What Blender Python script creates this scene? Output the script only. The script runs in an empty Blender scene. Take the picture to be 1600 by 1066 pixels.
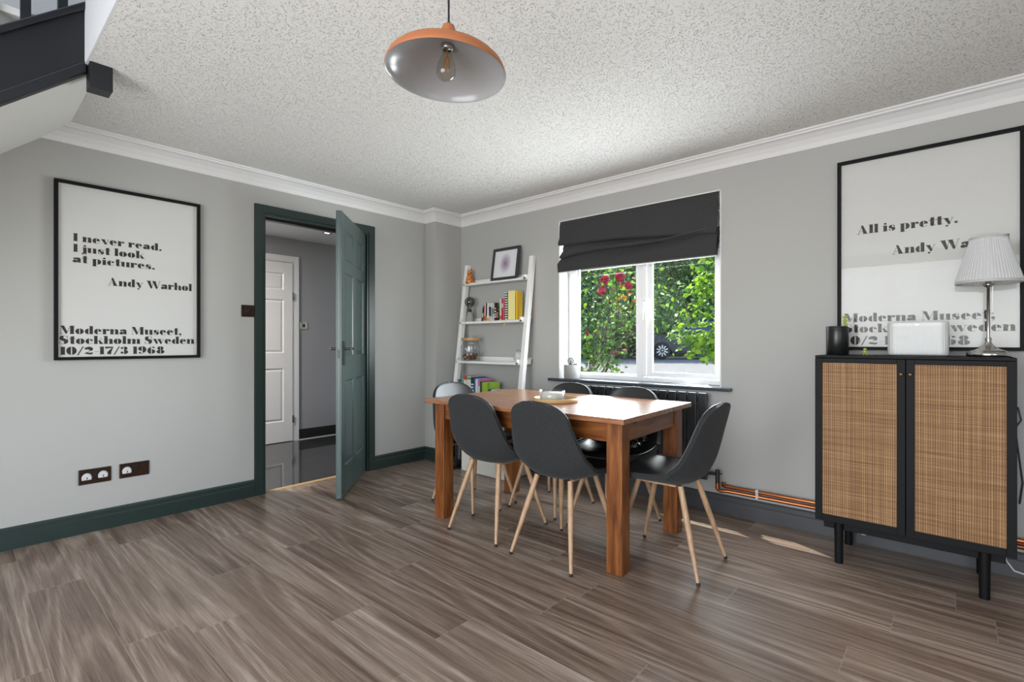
import bpy, bmesh, math, random
import numpy as np
from mathutils import Vector, Matrix
random.seed(7); RNG = np.random.default_rng(7)
S = bpy.context.scene
COL = S.collection
R = math.radians
PI = math.pi

# ---------------------------------------------------------------- camera
cd = bpy.data.cameras.new('camera'); cam = bpy.data.objects.new('camera', cd); COL.objects.link(cam)
cam.location = (3.768, -3.335, 1.10); cam.rotation_euler = (R(90), 0, R(41.5))
cd.sensor_width = 36; cd.lens = 779/1600*36; cd.shift_y = 3/1600; cd.clip_start = .02; cd.clip_end = 300
S.camera = cam
# ---------------------------------------------------------------- world, sun, exposure
S.view_settings.view_transform = 'Standard'; S.view_settings.look = 'None'
S.view_settings.gamma = 1; S.view_settings.use_curve_mapping = False
S.view_settings.exposure = 0.55
SUN_DIR = Vector((.50, -.25, -1.0)).normalized()
w = bpy.data.worlds.new('world'); S.world = w; w.use_nodes = True
nt = w.node_tree; nt.nodes.clear()
sky = nt.nodes.new('ShaderNodeTexSky'); sky.sky_type = 'NISHITA'; sky.sun_disc = False
sky.sun_elevation = R(60); sky.sun_rotation = math.atan2(-SUN_DIR.x, -SUN_DIR.y); sky.air_density = 1.0
bg = nt.nodes.new('ShaderNodeBackground'); bg.inputs['Strength'].default_value = 0.33
wo = nt.nodes.new('ShaderNodeOutputWorld')
nt.links.new(sky.outputs[0], bg.inputs[0]); nt.links.new(bg.outputs[0], wo.inputs[0])
sl = bpy.data.lights.new('sun', 'SUN'); sl.energy = 7.0; sl.angle = R(.6); sl.color = (1, .95, .86)
sun = bpy.data.objects.new('sun', sl); COL.objects.link(sun); sun.location = (-8, 6, 10)
sun.rotation_euler = SUN_DIR.to_track_quat('-Z', 'Y').to_euler()

def area(name, loc, direction, sx, sy, power, color=(1, 1, 1), spread=180):
    l = bpy.data.lights.new(name, 'AREA'); l.shape = 'RECTANGLE'; l.size = sx; l.size_y = sy
    l.energy = power; l.color = color; l.spread = R(spread)
    o = bpy.data.objects.new(name, l); COL.objects.link(o); o.location = loc
    o.rotation_euler = Vector(direction).to_track_quat('-Z', 'Z').to_euler(); return o
# daylight entering through the two openings of the room behind the camera, the stairwell and the front window
area('daylight_patio', (3.1, -5.32, 1.15), (0, 1, .0), 2.8, 2.05, 98, (.97, .985, 1.0))
area('daylight_side_window', (5.50, -3.4, 1.45), (-1, 0, .0), 1.9, 1.2, 8, (1.0, .98, .96))
area('daylight_front_window', (1.985, .176, 1.28), (-.18, -1, -.05), 1.22, .84, 42, (.93, .97, 1.0))
area('daylight_stairwell', (1.6, -4.0, 4.5), (-.3, .1, -1), 1.2, 1.2, 22, (.84, .9, 1.0))

# ---------------------------------------------------------------- materials
def srgb(r, g, b):
    f = lambda c: (c/255/12.92) if c/255 <= .04045 else ((c/255+.055)/1.055)**2.4
    return (f(r), f(g), f(b), 1)
class NT:
    def __init__(s, name):
        s.m = bpy.data.materials.new(name); s.m.use_nodes = True; s.t = s.m.node_tree
        s.b = s.t.nodes['Principled BSDF']; s.out = s.t.nodes['Material Output']
    def n(s, typ, **kw):
        x = s.t.nodes.new('ShaderNode'+typ)
        for k, v in kw.items(): setattr(x, k, v)
        return x
    def l(s, a, b): s.t.links.new(a, b)
    def put(s, sock, v):
        if hasattr(v, 'is_linked') or isinstance(v, bpy.types.NodeSocket): s.l(v, sock)
        else: sock.default_value = v
    def math(s, op, a, b=0.0, c=0.0):
        x = s.n('Math', operation=op)
        s.put(x.inputs[0], a); s.put(x.inputs[1], b); s.put(x.inputs[2], c)
        return x.outputs[0]
    def mix(s, f, a, b, mode='MIX'):
        x = s.n('Mix', data_type='RGBA', blend_type=mode)
        s.put(x.inputs[0], f); s.put(x.inputs[6], a); s.put(x.inputs[7], b)
        return x.outputs[2]
    def coord(s, kind='Object', scale=(1, 1, 1), loc=(0, 0, 0), rot=(0, 0, 0)):
        t = s.n('TexCoord'); mp = s.n('Mapping'); s.l(t.outputs[kind], mp.inputs[0])
        mp.inputs['Scale'].default_value = scale; mp.inputs['Location'].default_value = loc
        mp.inputs['Rotation'].default_value = rot
        return mp.outputs[0]
    def noise(s, vec, scale=5, detail=3, rough=.5, dist=0.0):
        x = s.n('TexNoise'); s.l(vec, x.inputs['Vector'])
        x.inputs['Scale'].default_value = scale; x.inputs['Detail'].default_value = detail
        x.inputs['Roughness'].default_value = rough; x.inputs['Distortion'].default_value = dist
        return x.outputs['Fac']
    def ramp(s, f, stops):
        x = s.n('ValToRGB'); s.put(x.inputs[0], f)
        e = x.color_ramp.elements
        while len(e) < len(stops): e.new(.5)
        for i, (p, c) in enumerate(stops): e[i].position = p; e[i].color = c if len(c) == 4 else (*c, 1)
        return x.outputs[0]
    def bump(s, h, strength=.2, dist=.01):
        x = s.n('Bump'); x.inputs['Strength'].default_value = strength; x.inputs['Distance'].default_value = dist
        s.put(x.inputs['Height'], h); s.l(x.outputs[0], s.b.inputs['Normal']); return x
    def set(s, col=None, rough=None, metal=None, spec=None, **kw):
        if col is not None: s.put(s.b.inputs['Base Color'], col)
        if rough is not None: s.put(s.b.inputs['Roughness'], rough)
        if metal is not None: s.b.inputs['Metallic'].default_value = metal
        if spec is not None: s.b.inputs['Specular IOR Level'].default_value = spec
        for k, v in kw.items(): s.put(s.b.inputs[k], v)
        return s.m
def plain(name, col, rough=.5, metal=0.0, spec=.5, noise=.06, scale=40, bump=0.0, **kw):
    a = NT(name); v = a.coord()
    f = a.noise(v, scale, 3)
    c2 = tuple(max(0, min(1, x*(1-noise*2))) for x in col[:3])+(1,)
    a.set(a.mix(f, col, c2), rough, metal, spec, **kw)
    if bump: a.bump(a.noise(v, scale*4, 2), bump, .002)
    return a.m
M = {}
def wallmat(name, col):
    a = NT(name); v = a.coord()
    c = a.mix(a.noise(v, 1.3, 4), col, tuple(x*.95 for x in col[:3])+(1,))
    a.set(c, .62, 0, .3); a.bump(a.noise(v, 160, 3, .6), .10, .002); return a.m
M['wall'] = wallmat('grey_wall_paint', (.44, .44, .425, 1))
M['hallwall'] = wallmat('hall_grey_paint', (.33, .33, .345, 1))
M['white_wall'] = wallmat('white_plaster', (.76, .77, .79, 1))
M['soffit'] = wallmat('soffit_plaster', (.84, .84, .81, 1))
M['cornice'] = plain('cornice_white', (.80, .80, .80, 1), .5, noise=.02)
def ceilmat():
    a = NT('stippled_ceiling'); v = a.coord()
    wv = a.n('VectorMath', operation='ADD'); a.l(v, wv.inputs[0])
    dn = a.n('TexNoise'); a.l(v, dn.inputs['Vector']); dn.inputs['Scale'].default_value = 60
    sc = a.n('VectorMath', operation='SCALE'); a.l(dn.outputs['Color'], sc.inputs[0]); sc.inputs['Scale'].default_value = .014; a.l(sc.outputs[0], wv.inputs[1])
    vo = a.n('TexVoronoi', feature='F1'); a.l(wv.outputs[0], vo.inputs['Vector']); vo.inputs['Scale'].default_value = 128
    sel = a.math('MULTIPLY', a.noise(v, 90, 2), 1.5)
    pit = a.math('MINIMUM', a.math('ADD', a.math('MULTIPLY', vo.outputs['Distance'], 2.6), a.math('SUBTRACT', sel, .66)), 1.0)
    h = a.math('ADD', pit, a.math('MULTIPLY', a.noise(v, 200, 2), .12))
    a.set((.82, .82, .80, 1), .85, 0, .15); a.bump(h, 1.0, .007); return a.m
M['ceiling'] = ceilmat()
def floormat():
    a = NT('grey_brown_wood_planks'); tc = a.n('TexCoord'); sp = a.n('SeparateXYZ'); a.l(tc.outputs['Object'], sp.inputs[0])
    X, Y = sp.outputs[0], sp.outputs[1]
    W, L = .1935, 1.24
    yy = a.math('DIVIDE', a.math('ADD', Y, 10.2665), W); row = a.math('FLOOR', yy); fy = a.math('FRACT', yy)
    wn = a.n('TexWhiteNoise', noise_dimensions='1D'); a.l(row, wn.inputs['W'])
    xx = a.math('ADD', a.math('DIVIDE', X, L), a.math('MULTIPLY', wn.outputs['Value'], 7.31)); ci = a.math('FLOOR', xx); fx = a.math('FRACT', xx)
    cmb = a.n('CombineXYZ'); a.l(row, cmb.inputs[0]); a.l(ci, cmb.inputs[1])
    pr = a.n('TexWhiteNoise', noise_dimensions='3D'); a.l(cmb.outputs[0], pr.inputs['Vector']); rnd = pr.outputs['Value']
    # grain coordinates, shifted per plank
    g = a.n('CombineXYZ'); a.l(a.math('ADD', X, a.math('MULTIPLY', rnd, 37.0)), g.inputs[0])
    a.l(a.math('ADD', Y, a.math('MULTIPLY', rnd, 11.0)), g.inputs[1]); a.l(a.math('MULTIPLY', rnd, 5.0), g.inputs[2])
    def mp(scale):
        q = a.n('Mapping'); a.l(g.outputs[0], q.inputs[0]); q.inputs['Scale'].default_value = scale; return q.outputs[0]
    warp = a.noise(mp((.30, 3.4, 1)), 1.0, 2, .4)
    rings = a.math('SINE', a.math('ADD', a.math('MULTIPLY', warp, 105.0), a.math('MULTIPLY', a.noise(mp((9, 60, 1)), 1, 2), 2.4)))
    rings = a.math('POWER', a.math('ADD', a.math('MULTIPLY', rings, .5), .5), 2.2)
    fine = a.noise(mp((7.0, 330, 1)), 1.0, 3, .6)
    streak = a.noise(mp((2.2, 150, 1)), 1.0, 5, .65)
    streak2 = a.noise(mp((.7, 24, 1)), 1.0, 4, .6)
    v = a.math('ADD', a.math('MULTIPLY', streak2, .60), a.math('MULTIPLY', rings, .10))
    v = a.math('ADD', v, a.math('MULTIPLY', streak, .26)); v = a.math('ADD', v, a.math('MULTIPLY', a.math('SUBTRACT', fine, .38), .34))
    v = a.math('ADD', v, a.math('MULTIPLY', a.math('SUBTRACT', rnd, .62), .14))
    col = a.ramp(v, [(.28, (.085, .054, .040)), (.42, (.175, .124, .094)), (.54, (.275, .208, .164)), (.66, (.40, .325, .27)), (.80, (.53, .46, .40))])
    dy = a.math('MINIMUM', fy, a.math('SUBTRACT', 1.0, fy)); dx = a.math('MINIMUM', fx, a.math('SUBTRACT', 1.0, fx))
    e = a.math('MAXIMUM', a.math('LESS_THAN', dy, .007), a.math('LESS_THAN', dx, .0012))
    col = a.mix(a.math('MULTIPLY', e, .55), col, (.37, .30, .24, 1))
    ro = a.math('ADD', a.math('MULTIPLY', streak, .16), .25)
    a.set(col, ro, 0, .5)
    hgt = a.math('SUBTRACT', a.math('MULTIPLY', v, .6), a.math('MULTIPLY', e, .6))
    a.bump(hgt, .13, .003); return a.m
M['floor'] = floormat()
def tilemat():
    a = NT('black_hall_tiles'); v = a.coord(rot=(0, 0, R(0)))
    br = a.n('TexBrick'); a.l(v, br.inputs['Vector']); br.offset = .5
    br.inputs['Color1'].default_value = (.022, .022, .024, 1); br.inputs['Color2'].default_value = (.03, .03, .031, 1)
    br.inputs['Mortar'].default_value = (.006, .006, .006, 1); br.inputs['Scale'].default_value = 1
    br.inputs['Brick Width'].default_value = .6; br.inputs['Row Height'].default_value = .3; br.inputs['Mortar Size'].default_value = .004
    a.set(br.outputs[0], .06, 0, .6); return a.m
M['tile'] = tilemat()
def woodmat(name, stops, sc=(2, 30, 30), rough=.38, ring=12.0):
    a = NT(name); v = a.coord(scale=sc)
    n = a.noise(v, 1.6, 5, .6, .4); n2 = a.noise(v, 5, 3, .6)
    f = a.math('ADD', a.math('MULTIPLY', n, .7), a.math('MULTIPLY', n2, .3))
    a.set(a.ramp(f, stops), rough, 0, .5); a.bump(f, .05, .002); return a.m
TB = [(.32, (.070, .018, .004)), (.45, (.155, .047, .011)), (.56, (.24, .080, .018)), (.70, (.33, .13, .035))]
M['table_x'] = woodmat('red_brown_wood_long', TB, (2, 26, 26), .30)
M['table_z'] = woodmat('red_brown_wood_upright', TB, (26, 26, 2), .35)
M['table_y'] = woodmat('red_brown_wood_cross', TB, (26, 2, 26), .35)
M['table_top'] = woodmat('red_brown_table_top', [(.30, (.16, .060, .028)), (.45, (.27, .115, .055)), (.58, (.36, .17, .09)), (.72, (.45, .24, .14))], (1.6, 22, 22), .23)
M['beech'] = woodmat('pale_beech_leg', [(.3, (.33, .19, .10)), (.5, (.46, .29, .17)), (.7, (.56, .38, .24))], (30, 30, 3), .45)
M['lidwood'] = woodmat('bamboo_lid', [(.3, (.42, .22, .09)), (.7, (.60, .36, .17))], (8, 40, 40), .5)
M['green'] = plain('dark_green_gloss_paint', (.020, .038, .034, 1), .34, noise=.05, scale=8)
M['doorgreen_lit'] = plain('window_lit_green_door_paint', (.070, .110, .103, 1), .33, noise=.04, scale=8)  # green lightened in the colour itself for window light falling on the leaf
M['jambdark'] = plain('black_green_lining_paint', (.012, .014, .014, 1), .4)
M['charcoal_trim'] = plain('charcoal_trim_paint', (.055, .057, .063, 1), .42, noise=.04, scale=8)
M['stair'] = plain('dark_slate_stair_paint', (.009, .011, .014, 1), .45, noise=.08, scale=20)
M['white'] = plain('white_gloss_paint', (.78, .78, .78, 1), .3, noise=.02)
M['upvc'] = plain('white_window_plastic', (.86, .86, .87, 1), .25, noise=.01)
M['shelfwhite'] = plain('white_lacquered_wood', (.84, .84, .82, 1), .42, noise=.03, scale=10)
M['black'] = plain('black_stained_wood', (.006, .006, .007, 1), .6, 0, .22, noise=.2, scale=30)
M['frameblack'] = plain('black_poster_frame', (.004, .004, .005, 1), .6, 0, .2)
M['framegrey'] = plain('dark_grey_picture_frame', (.035, .038, .042, 1), .5)
M['paper'] = plain('poster_paper', (.66, .66, .645, 1), .75, noise=.01)
M['ink'] = plain('dark_print_ink', (.020, .017, .016, 1), .6)
M['radiator'] = plain('anthracite_radiator', (.020, .022, .026, 1), .38)
M['slate'] = plain('slate_sill_paint', (.055, .070, .085, 1), .18)
M['copper'] = plain('copper_pipe', (.50, .17, .065, 1), .3, 1.0, noise=.15, scale=14)
M['copperlamp'] = plain('matt_copper_lamp', (.45, .155, .058, 1), .5, .1, noise=.05, scale=25)
M['enamel'] = plain('grey_white_enamel', (.36, .36, .365, 1), .22, noise=.02)
M['chrome'] = plain('brushed_nickel', (.62, .60, .57, 1), .18, 1.0, noise=.05)
M['brass'] = plain('dull_brass', (.35, .22, .12, 1), .35, 1.0)
M['socket'] = plain('dark_bronze_plate', (.060, .032, .019, 1), .32, .55, noise=.3, scale=60)
M['blackplastic'] = plain('black_plastic', (.012, .012, .013, 1), .32)
M['rubber'] = plain('black_rubber', (.02, .02, .02, 1), .7)
M['whiteplastic'] = plain('white_plastic', (.66, .66, .66, 1), .3)
M['concrete'] = plain('pale_concrete', (.36, .36, .35, 1), .8, noise=.12, scale=60, bump=.2)
M['cement_white'] = plain('white_ceramic', (.56, .56, .55, 1), .3)
M['candlewax'] = plain('cream_candle_wax', (.80, .74, .66, 1), .5)
M['navydish'] = plain('navy_glazed_tray', (.02, .07, .20, 1), .2)
M['trayrim'] = plain('pale_wood_tray_rim', (.62, .40, .18, 1), .45)
M['toy'] = plain('lime_toy_plastic', (.42, .50, .06, 1), .4)
M['clockgrey'] = plain('pale_grey_clock', (.60, .60, .58, 1), .4)
M['bin'] = plain('cream_storage_fabric', (.72, .69, .62, 1), .8, bump=.1)
M['boot'] = plain('black_boot_leather', (.015, .015, .016, 1), .35)
M['spots'] = plain('black_spot_glaze', (.03, .015, .01, 1), .3)
M['skin'] = None
def leather():
    a = NT('charcoal_seat_leather'); v = a.coord()
    a.set(a.mix(a.noise(v, 18, 3), (.020, .022, .023, 1), (.034, .037, .038, 1)), .33, 0, .55)
    a.bump(a.noise(v, 230, 3, .6), .18, .0012); return a.m
def fabric():
    a = NT('charcoal_woven_fabric'); v = a.coord()
    w1 = a.noise(a.coord(scale=(1, 1, 6)), 130, 2); w2 = a.noise(a.coord(scale=(5, 1, 1)), 130, 2)
    f = a.math('MULTIPLY', a.math('ADD', w1, w2), .5)
    a.set(a.ramp(f, [(.35, (.014, .015, .016)), (.65, (.040, .042, .044))]), .85, 0, .25)
    a.b.inputs['Sheen Weight'].default_value = .08
    a.bump(f, .35, .0015); return a.m
M['leather'] = leather(); M['fabric'] = fabric()
def blindmat():
    a = NT('charcoal_blind_fabric'); v = a.coord()
    f = a.noise(v, 220, 2)
    a.set(a.ramp(f, [(.3, (.052, .052, .054)), (.7, (.088, .088, .090))]), .85, 0, .2)
    a.b.inputs['Sheen Weight'].default_value = .2
    tr = a.n('BsdfTranslucent'); tr.inputs[0].default_value = (.10, .105, .10, 1)
    mx = a.n('MixShader'); mx.inputs[0].default_value = .35
    a.l(a.b.outputs[0], mx.inputs[1]); a.l(tr.outputs[0], mx.inputs[2]); a.l(mx.outputs[0], a.out.inputs[0])
    a.bump(f, .2, .001); return a.m
M['blind'] = blindmat()
def glass(name, tint=(1, 1, 1, 1), refl=1.0, rough=0.0):
    a = NT(name); tr = a.n('BsdfTransparent'); tr.inputs[0].default_value = tint
    gl = a.n('BsdfGlossy'); gl.inputs['Roughness'].default_value = rough
    fr = a.n('LayerWeight'); fr.inputs['Blend'].default_value = .5
    fac = a.math('ADD', a.math('MULTIPLY', a.math('POWER', fr.outputs['Facing'], 4.0), .7), .045)
    mx = a.n('MixShader'); a.l(a.math('MULTIPLY', fac, refl), mx.inputs[0])
    a.l(tr.outputs[0], mx.inputs[1]); a.l(gl.outputs[0], mx.inputs[2]); a.l(mx.outputs[0], a.out.inputs[0]); return a.m
M['glass'] = glass('window_glass', (.97, .99, .98, 1), .8)
M['posterglass'] = glass('poster_glazing', (.98, .98, .98, 1), .25, .01)
M['jarglass'] = glass('jar_glass', (.97, .98, .98, 1), 1.0)
M['smokeglass'] = glass('smoked_bulb_glass', (.50, .48, .46, 1), 1.8)
M['bulbglass'] = glass('clear_bulb_glass', (.88, .86, .80, 1), 1.5)
M['bagfilm'] = glass('clear_plastic_film', (.80, .82, .84, 1), 2.6, .12)
def emit(name, col, st):
    a = NT(name); a.set(col, .4); a.put(a.b.inputs['Emission Color'], col); a.b.inputs['Emission Strength'].default_value = st; return a.m
M['filament'] = plain('amber_filament', (.75, .36, .12, 1), .3, .6)
M['spotlamp'] = emit('hall_spot_lamp', (1, .92, .8, 1), 4)
def canemat():
    a = NT('woven_cane'); tc = a.n('TexCoord'); sp = a.n('SeparateXYZ'); a.l(tc.outputs['Object'], sp.inputs[0])
    X, Z = sp.outputs[0], sp.outputs[2]
    wob = a.noise(a.coord(scale=(3, 3, 9)), 1, 2); wob2 = a.noise(a.coord(scale=(9, 3, 2)), 1, 2)
    hz = a.math('ABSOLUTE', a.math('SINE', a.math('MULTIPLY', a.math('ADD', Z, a.math('MULTIPLY', wob, .012)), PI/.0056)))
    vx = a.math('ABSOLUTE', a.math('SINE', a.math('MULTIPLY', a.math('ADD', X, a.math('MULTIPLY', wob2, .004)), PI/.0085)))
    st = a.noise(a.coord(scale=(4, 1, 260)), 1, 3, .6); st2 = a.noise(a.coord(scale=(170, 1, 1.2)), 1, 2, .6)
    f = a.math('ADD', a.math('MULTIPLY', hz, .30), a.math('MULTIPLY', a.math('POWER', vx, 3.0), -.16))
    f = a.math('ADD', f, a.math('MULTIPLY', st, .42)); f = a.math('ADD', f, a.math('MULTIPLY', st2, .34))
    col = a.ramp(f, [(.30, (.070, .028, .010)), (.46, (.215, .100, .036)), (.60, (.36, .195, .080)), (.76, (.60, .39, .20))])
    a.set(col, .55, 0, .35); a.bump(f, .5, .0025); return a.m
M['cane'] = canemat()
def printmat():
    a = NT('pale_print_with_soft_violet_bloom'); tc = a.n('TexCoord')
    mp = a.n('Mapping'); a.l(tc.outputs['Object'], mp.inputs[0]); mp.inputs['Location'].default_value = (0, 0, .15*10); mp.inputs['Scale'].default_value = (13, 1, -10)
    gr = a.n('TexGradient', gradient_type='SPHERICAL'); a.l(mp.outputs[0], gr.inputs[0])
    f = a.math('ADD', gr.outputs['Fac'], a.math('MULTIPLY', a.noise(a.coord(), 25, 2), .15))
    a.set(a.ramp(f, [(.12, (.70, .71, .73)), (.6, (.45, .38, .45)), (1.0, (.28, .20, .30))]), .5); return a.m
M['print'] = printmat()
def catmat():
    a = NT('copper_glaze_with_brown_spots'); v = a.coord()
    vo = a.n('TexVoronoi'); a.l(v, vo.inputs['Vector']); vo.inputs['Scale'].default_value = 60
    n = a.noise(v, 60, 2)
    f = a.math('LESS_THAN', a.math('ADD', vo.outputs['Distance'], a.math('MULTIPLY', n, .3)), .52)
    a.set(a.mix(f, (.72, .24, .06, 1), (.07, .018, .006, 1)), .3, .2); return a.m
M['cat'] = catmat()
def stripemat():
    a = NT('black_white_striped_spine'); tc = a.n('TexCoord'); sp = a.n('SeparateXYZ'); a.l(tc.outputs['Object'], sp.inputs[0])
    f = a.math('GREATER_THAN', a.math('SINE', a.math('MULTIPLY', sp.outputs[2], 2*PI/.021)), 0)
    a.set(a.mix(f, (.75, .74, .72, 1), (.02, .02, .02, 1)), .5); return a.m
M['stripe'] = stripemat()
def leafmat(name, c1, c2, trans=.35):
    a = NT(name); v = a.coord(); oi = a.noise(v, 5, 3); n2 = a.noise(v, 45, 1)
    c = a.mix(a.math('MULTIPLY', a.math('ADD', oi, n2), .5), c1, c2)
    a.set(c, .42, 0, .45)
    tr = a.n('BsdfTranslucent'); a.l(c, tr.inputs[0]); mx = a.n('MixShader'); mx.inputs[0].default_value = trans
    a.l(a.b.outputs[0], mx.inputs[1]); a.l(tr.outputs[0], mx.inputs[2]); a.l(mx.outputs[0], a.out.inputs[0]); return a.m
M['leaf_dark'] = leafmat('dark_leaf', (.035, .11, .02, 1), (.12, .28, .04, 1))
M['leaf_lime'] = leafmat('lime_leaf', (.14, .32, .02, 1), (.45, .66, .05, 1), .45)
M['leaf_far'] = leafmat('far_leaf', (.05, .12, .035, 1), (.20, .33, .09, 1), .3)
M['leaf_far2'] = leafmat('far_leaf_pale', (.10, .18, .06, 1), (.30, .42, .14, 1), .3)
M['leaf_orange'] = leafmat('orange_leaf', (.55, .22, .04, 1), (.75, .42, .06, 1), .4)
M['rose'] = leafmat('rose_petal', (.30, .005, .03, 1), (.62, .02, .08, 1), .25)
M['bark'] = plain('brown_bark', (.10, .07, .05, 1), .8, noise=.3, scale=30, bump=.4)
def roadmat():
    a = NT('pale_gravel_road'); v = a.coord()
    a.set(a.ramp(a.noise(v, 7, 6, .75), [(.3, (.12, .115, .11)), (.7, (.26, .25, .245))]), .9); return a.m
M['road'] = roadmat()
M['carpaint'] = plain('navy_car_paint', (.015, .022, .045, 1), .18, .3)
M['carglass'] = plain('car_window_glass', (.04, .07, .13, 1), .08, 0, .9)
M['tyre'] = plain('tyre_rubber', (.02, .02, .022, 1), .8)
M['alloy'] = plain('alloy_wheel', (.55, .56, .58, 1), .25, .8)

# ---------------------------------------------------------------- mesh helpers
class MB:
    def __init__(s): s.v = []; s.f = []; s.mi = []; s.sm = []
    def add(s, vs, fs, mi=0, smooth=False, mat=None):
        o = len(s.v)
        s.v += [tuple(mat @ Vector(p)) if mat else tuple(p) for p in vs]
        s.f += [tuple(i+o for i in f) for f in fs]; s.mi += [mi]*len(fs); s.sm += [smooth]*len(fs); return s
    def box(s, x0, y0, z0, x1, y1, z1, mi=0, mat=None):
        if x0 > x1: x0, x1 = x1, x0
        if y0 > y1: y0, y1 = y1, y0
        if z0 > z1: z0, z1 = z1, z0
        v = [(x, y, z) for z in (z0, z1) for y in (y0, y1) for x in (x0, x1)]
        f = [(0, 2, 3, 1), (4, 5, 7, 6), (0, 1, 5, 4), (2, 6, 7, 3), (0, 4, 6, 2), (1, 3, 7, 5)]
        return s.add(v, f, mi, False, mat)
    def frustum(s, x0, z0, x1, z1, yb, yt, inset, mi=0, mat=None):   # raised panel: base rect at y=yb, top rect inset at y=yt
        a = [(x0, yb, z0), (x1, yb, z0), (x1, yb, z1), (x0, yb, z1)]; i = inset
        b = [(x0+i, yt, z0+i), (x1-i, yt, z0+i), (x1-i, yt, z1-i), (x0+i, yt, z1-i)]
        f = [(4, 5, 6, 7), (0, 1, 5, 4), (1, 2, 6, 5), (2, 3, 7, 6), (3, 0, 4, 7)]
        if yt > yb: f = [tuple(reversed(q)) for q in f]
        return s.add(a+b, f, mi, False, mat)
    def tube(s, pts, r, n=8, mi=0, caps=True, smooth=True, mat=None):
        pts = [Vector(p) for p in pts]; k = len(pts); rr = r if hasattr(r, '__len__') else [r]*k
        vs = []; up = None
        for i, p in enumerate(pts):
            d = (pts[min(i+1, k-1)]-pts[max(i-1, 0)]).normalized()
            if up is None: up = Vector((0, 0, 1)) if abs(d.z) < .9 else Vector((1, 0, 0))
            a = d.cross(up).normalized(); b = a.cross(d).normalized(); up = b
            vs += [p+(a*math.cos(2*PI*j/n)+b*math.sin(2*PI*j/n))*rr[i] for j in range(n)]
        fs = [(i*n+j, i*n+(j+1) % n, (i+1)*n+(j+1) % n, (i+1)*n+j) for i in range(k-1) for j in range(n)]
        s.add(vs, fs, mi, smooth, mat)
        if caps: s.add(vs[:n], [tuple(range(n))], mi, False, mat); s.add(vs[-n:], [tuple(range(n-1, -1, -1))], mi, False, mat)
        return s
    def lathe(s, prof, c=(0, 0, 0), n=32, mi=0, smooth=True, mat=None, caps=True):
        vs = [(c[0]+r*math.cos(2*PI*j/n), c[1]+r*math.sin(2*PI*j/n), c[2]+z) for r, z in prof for j in range(n)]
        k = len(prof)
        fs = [(i*n+j, i*n+(j+1) % n, (i+1)*n+(j+1) % n, (i+1)*n+j) for i in range(k-1) for j in range(n)]
        s.add(vs, fs, mi, smooth, mat)
        if caps and prof[0][0] > 1e-4: s.add(vs[:n], [tuple(range(n-1, -1, -1))], mi, False, mat)
        if caps and prof[-1][0] > 1e-4: s.add(vs[-n:], [tuple(range(n))], mi, False, mat)
        return s
    def ball(s, c, rx, ry=None, rz=None, n=12, mi=0, mat=None):
        ry = ry or rx; rz = rz or rx
        prof = [(max(1e-5, math.sin(PI*i/n)), -math.cos(PI*i/n)) for i in range(n+1)]
        m2 = 2*n
        vs = [(c[0]+rx*r*math.cos(2*PI*j/m2), c[1]+ry*r*math.sin(2*PI*j/m2), c[2]+rz*z) for r, z in prof for j in range(m2)]
        fs = [(i*m2+j, i*m2+(j+1) % m2, (i+1)*m2+(j+1) % m2, (i+1)*m2+j) for i in range(n) for j in range(m2)]
        return s.add(vs, fs, mi, True, mat)
    def prism(s, poly, d0, d1, axis='y', mi=0, mat=None):            # polygon in the other two axes, extruded along axis
        def P(a, b, d): return {'y': (a, d, b), 'x': (d, a, b), 'z': (a, b, d)}[axis]
        n = len(poly); vs = [P(a, b, d0) for a, b in poly]+[P(a, b, d1) for a, b in poly]
        fs = [tuple(range(n)), tuple(range(2*n-1, n-1, -1))]+[(i, i+n, (i+1) % n+n, (i+1) % n) for i in range(n)]
        return s.add(vs, fs, mi, False, mat)
def obj(name, mb, mats, parent=None, loc=None, rotz=None, bevel=0, seg=2, **mods):
    me = bpy.data.meshes.new(name); me.from_pydata(mb.v, [], mb.f); me.update()
    for m in (mats if isinstance(mats, (list, tuple)) else [mats]): me.materials.append(m)
    me.polygons.foreach_set('material_index', mb.mi); me.polygons.foreach_set('use_smooth', mb.sm)
    bm = bmesh.new(); bm.from_mesh(me); bmesh.ops.remove_doubles(bm, verts=bm.verts, dist=1e-6) if mods.get('weld', False) else None
    bmesh.ops.recalc_face_normals(bm, faces=bm.faces); bm.to_mesh(me); bm.free()
    o = bpy.data.objects.new(name, me); COL.objects.link(o)
    if parent is not None: o.parent = parent
    if loc is not None: o.location = loc
    if rotz is not None: o.rotation_euler = (0, 0, rotz)
    if bevel:
        b = o.modifiers.new('bevel', 'BEVEL'); b.width = bevel; b.segments = seg; b.limit_method = 'ANGLE'; b.angle_limit = R(40)
    return o
def tag(o, label, cat, group=None, kind=None):
    o['label'] = label; o['category'] = cat
    if group: o['group'] = group
    if kind: o['kind'] = kind
    return o
def thing(name, label, cat, loc=(0, 0, 0), rotz=0, group=None):
    o = bpy.data.objects.new(name, None); COL.objects.link(o); o.location = loc; o.rotation_euler = (0, 0, rotz)
    o.empty_display_size = .1
    return tag(o, label, cat, group)
def struct(o, label=None):
    o['kind'] = 'structure'
    if label: o['label'] = label
    return o
def sempty(name, loc=(0, 0, 0), rotz=0):
    o = bpy.data.objects.new(name, None); COL.objects.link(o); o.location = loc; o.rotation_euler = (0, 0, rotz); o['kind'] = 'structure'; return o
def dup(root, loc, rotz, label, group=None):
    r = root.copy(); COL.objects.link(r); r.location = loc; r.rotation_euler = (0, 0, rotz); r['label'] = label
    if group: r['group'] = group
    for ch in list(root.children):
        c = ch.copy(); COL.objects.link(c); c.parent = r
        for g in list(ch.children):
            d = g.copy(); COL.objects.link(d); d.parent = c
    return r

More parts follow.
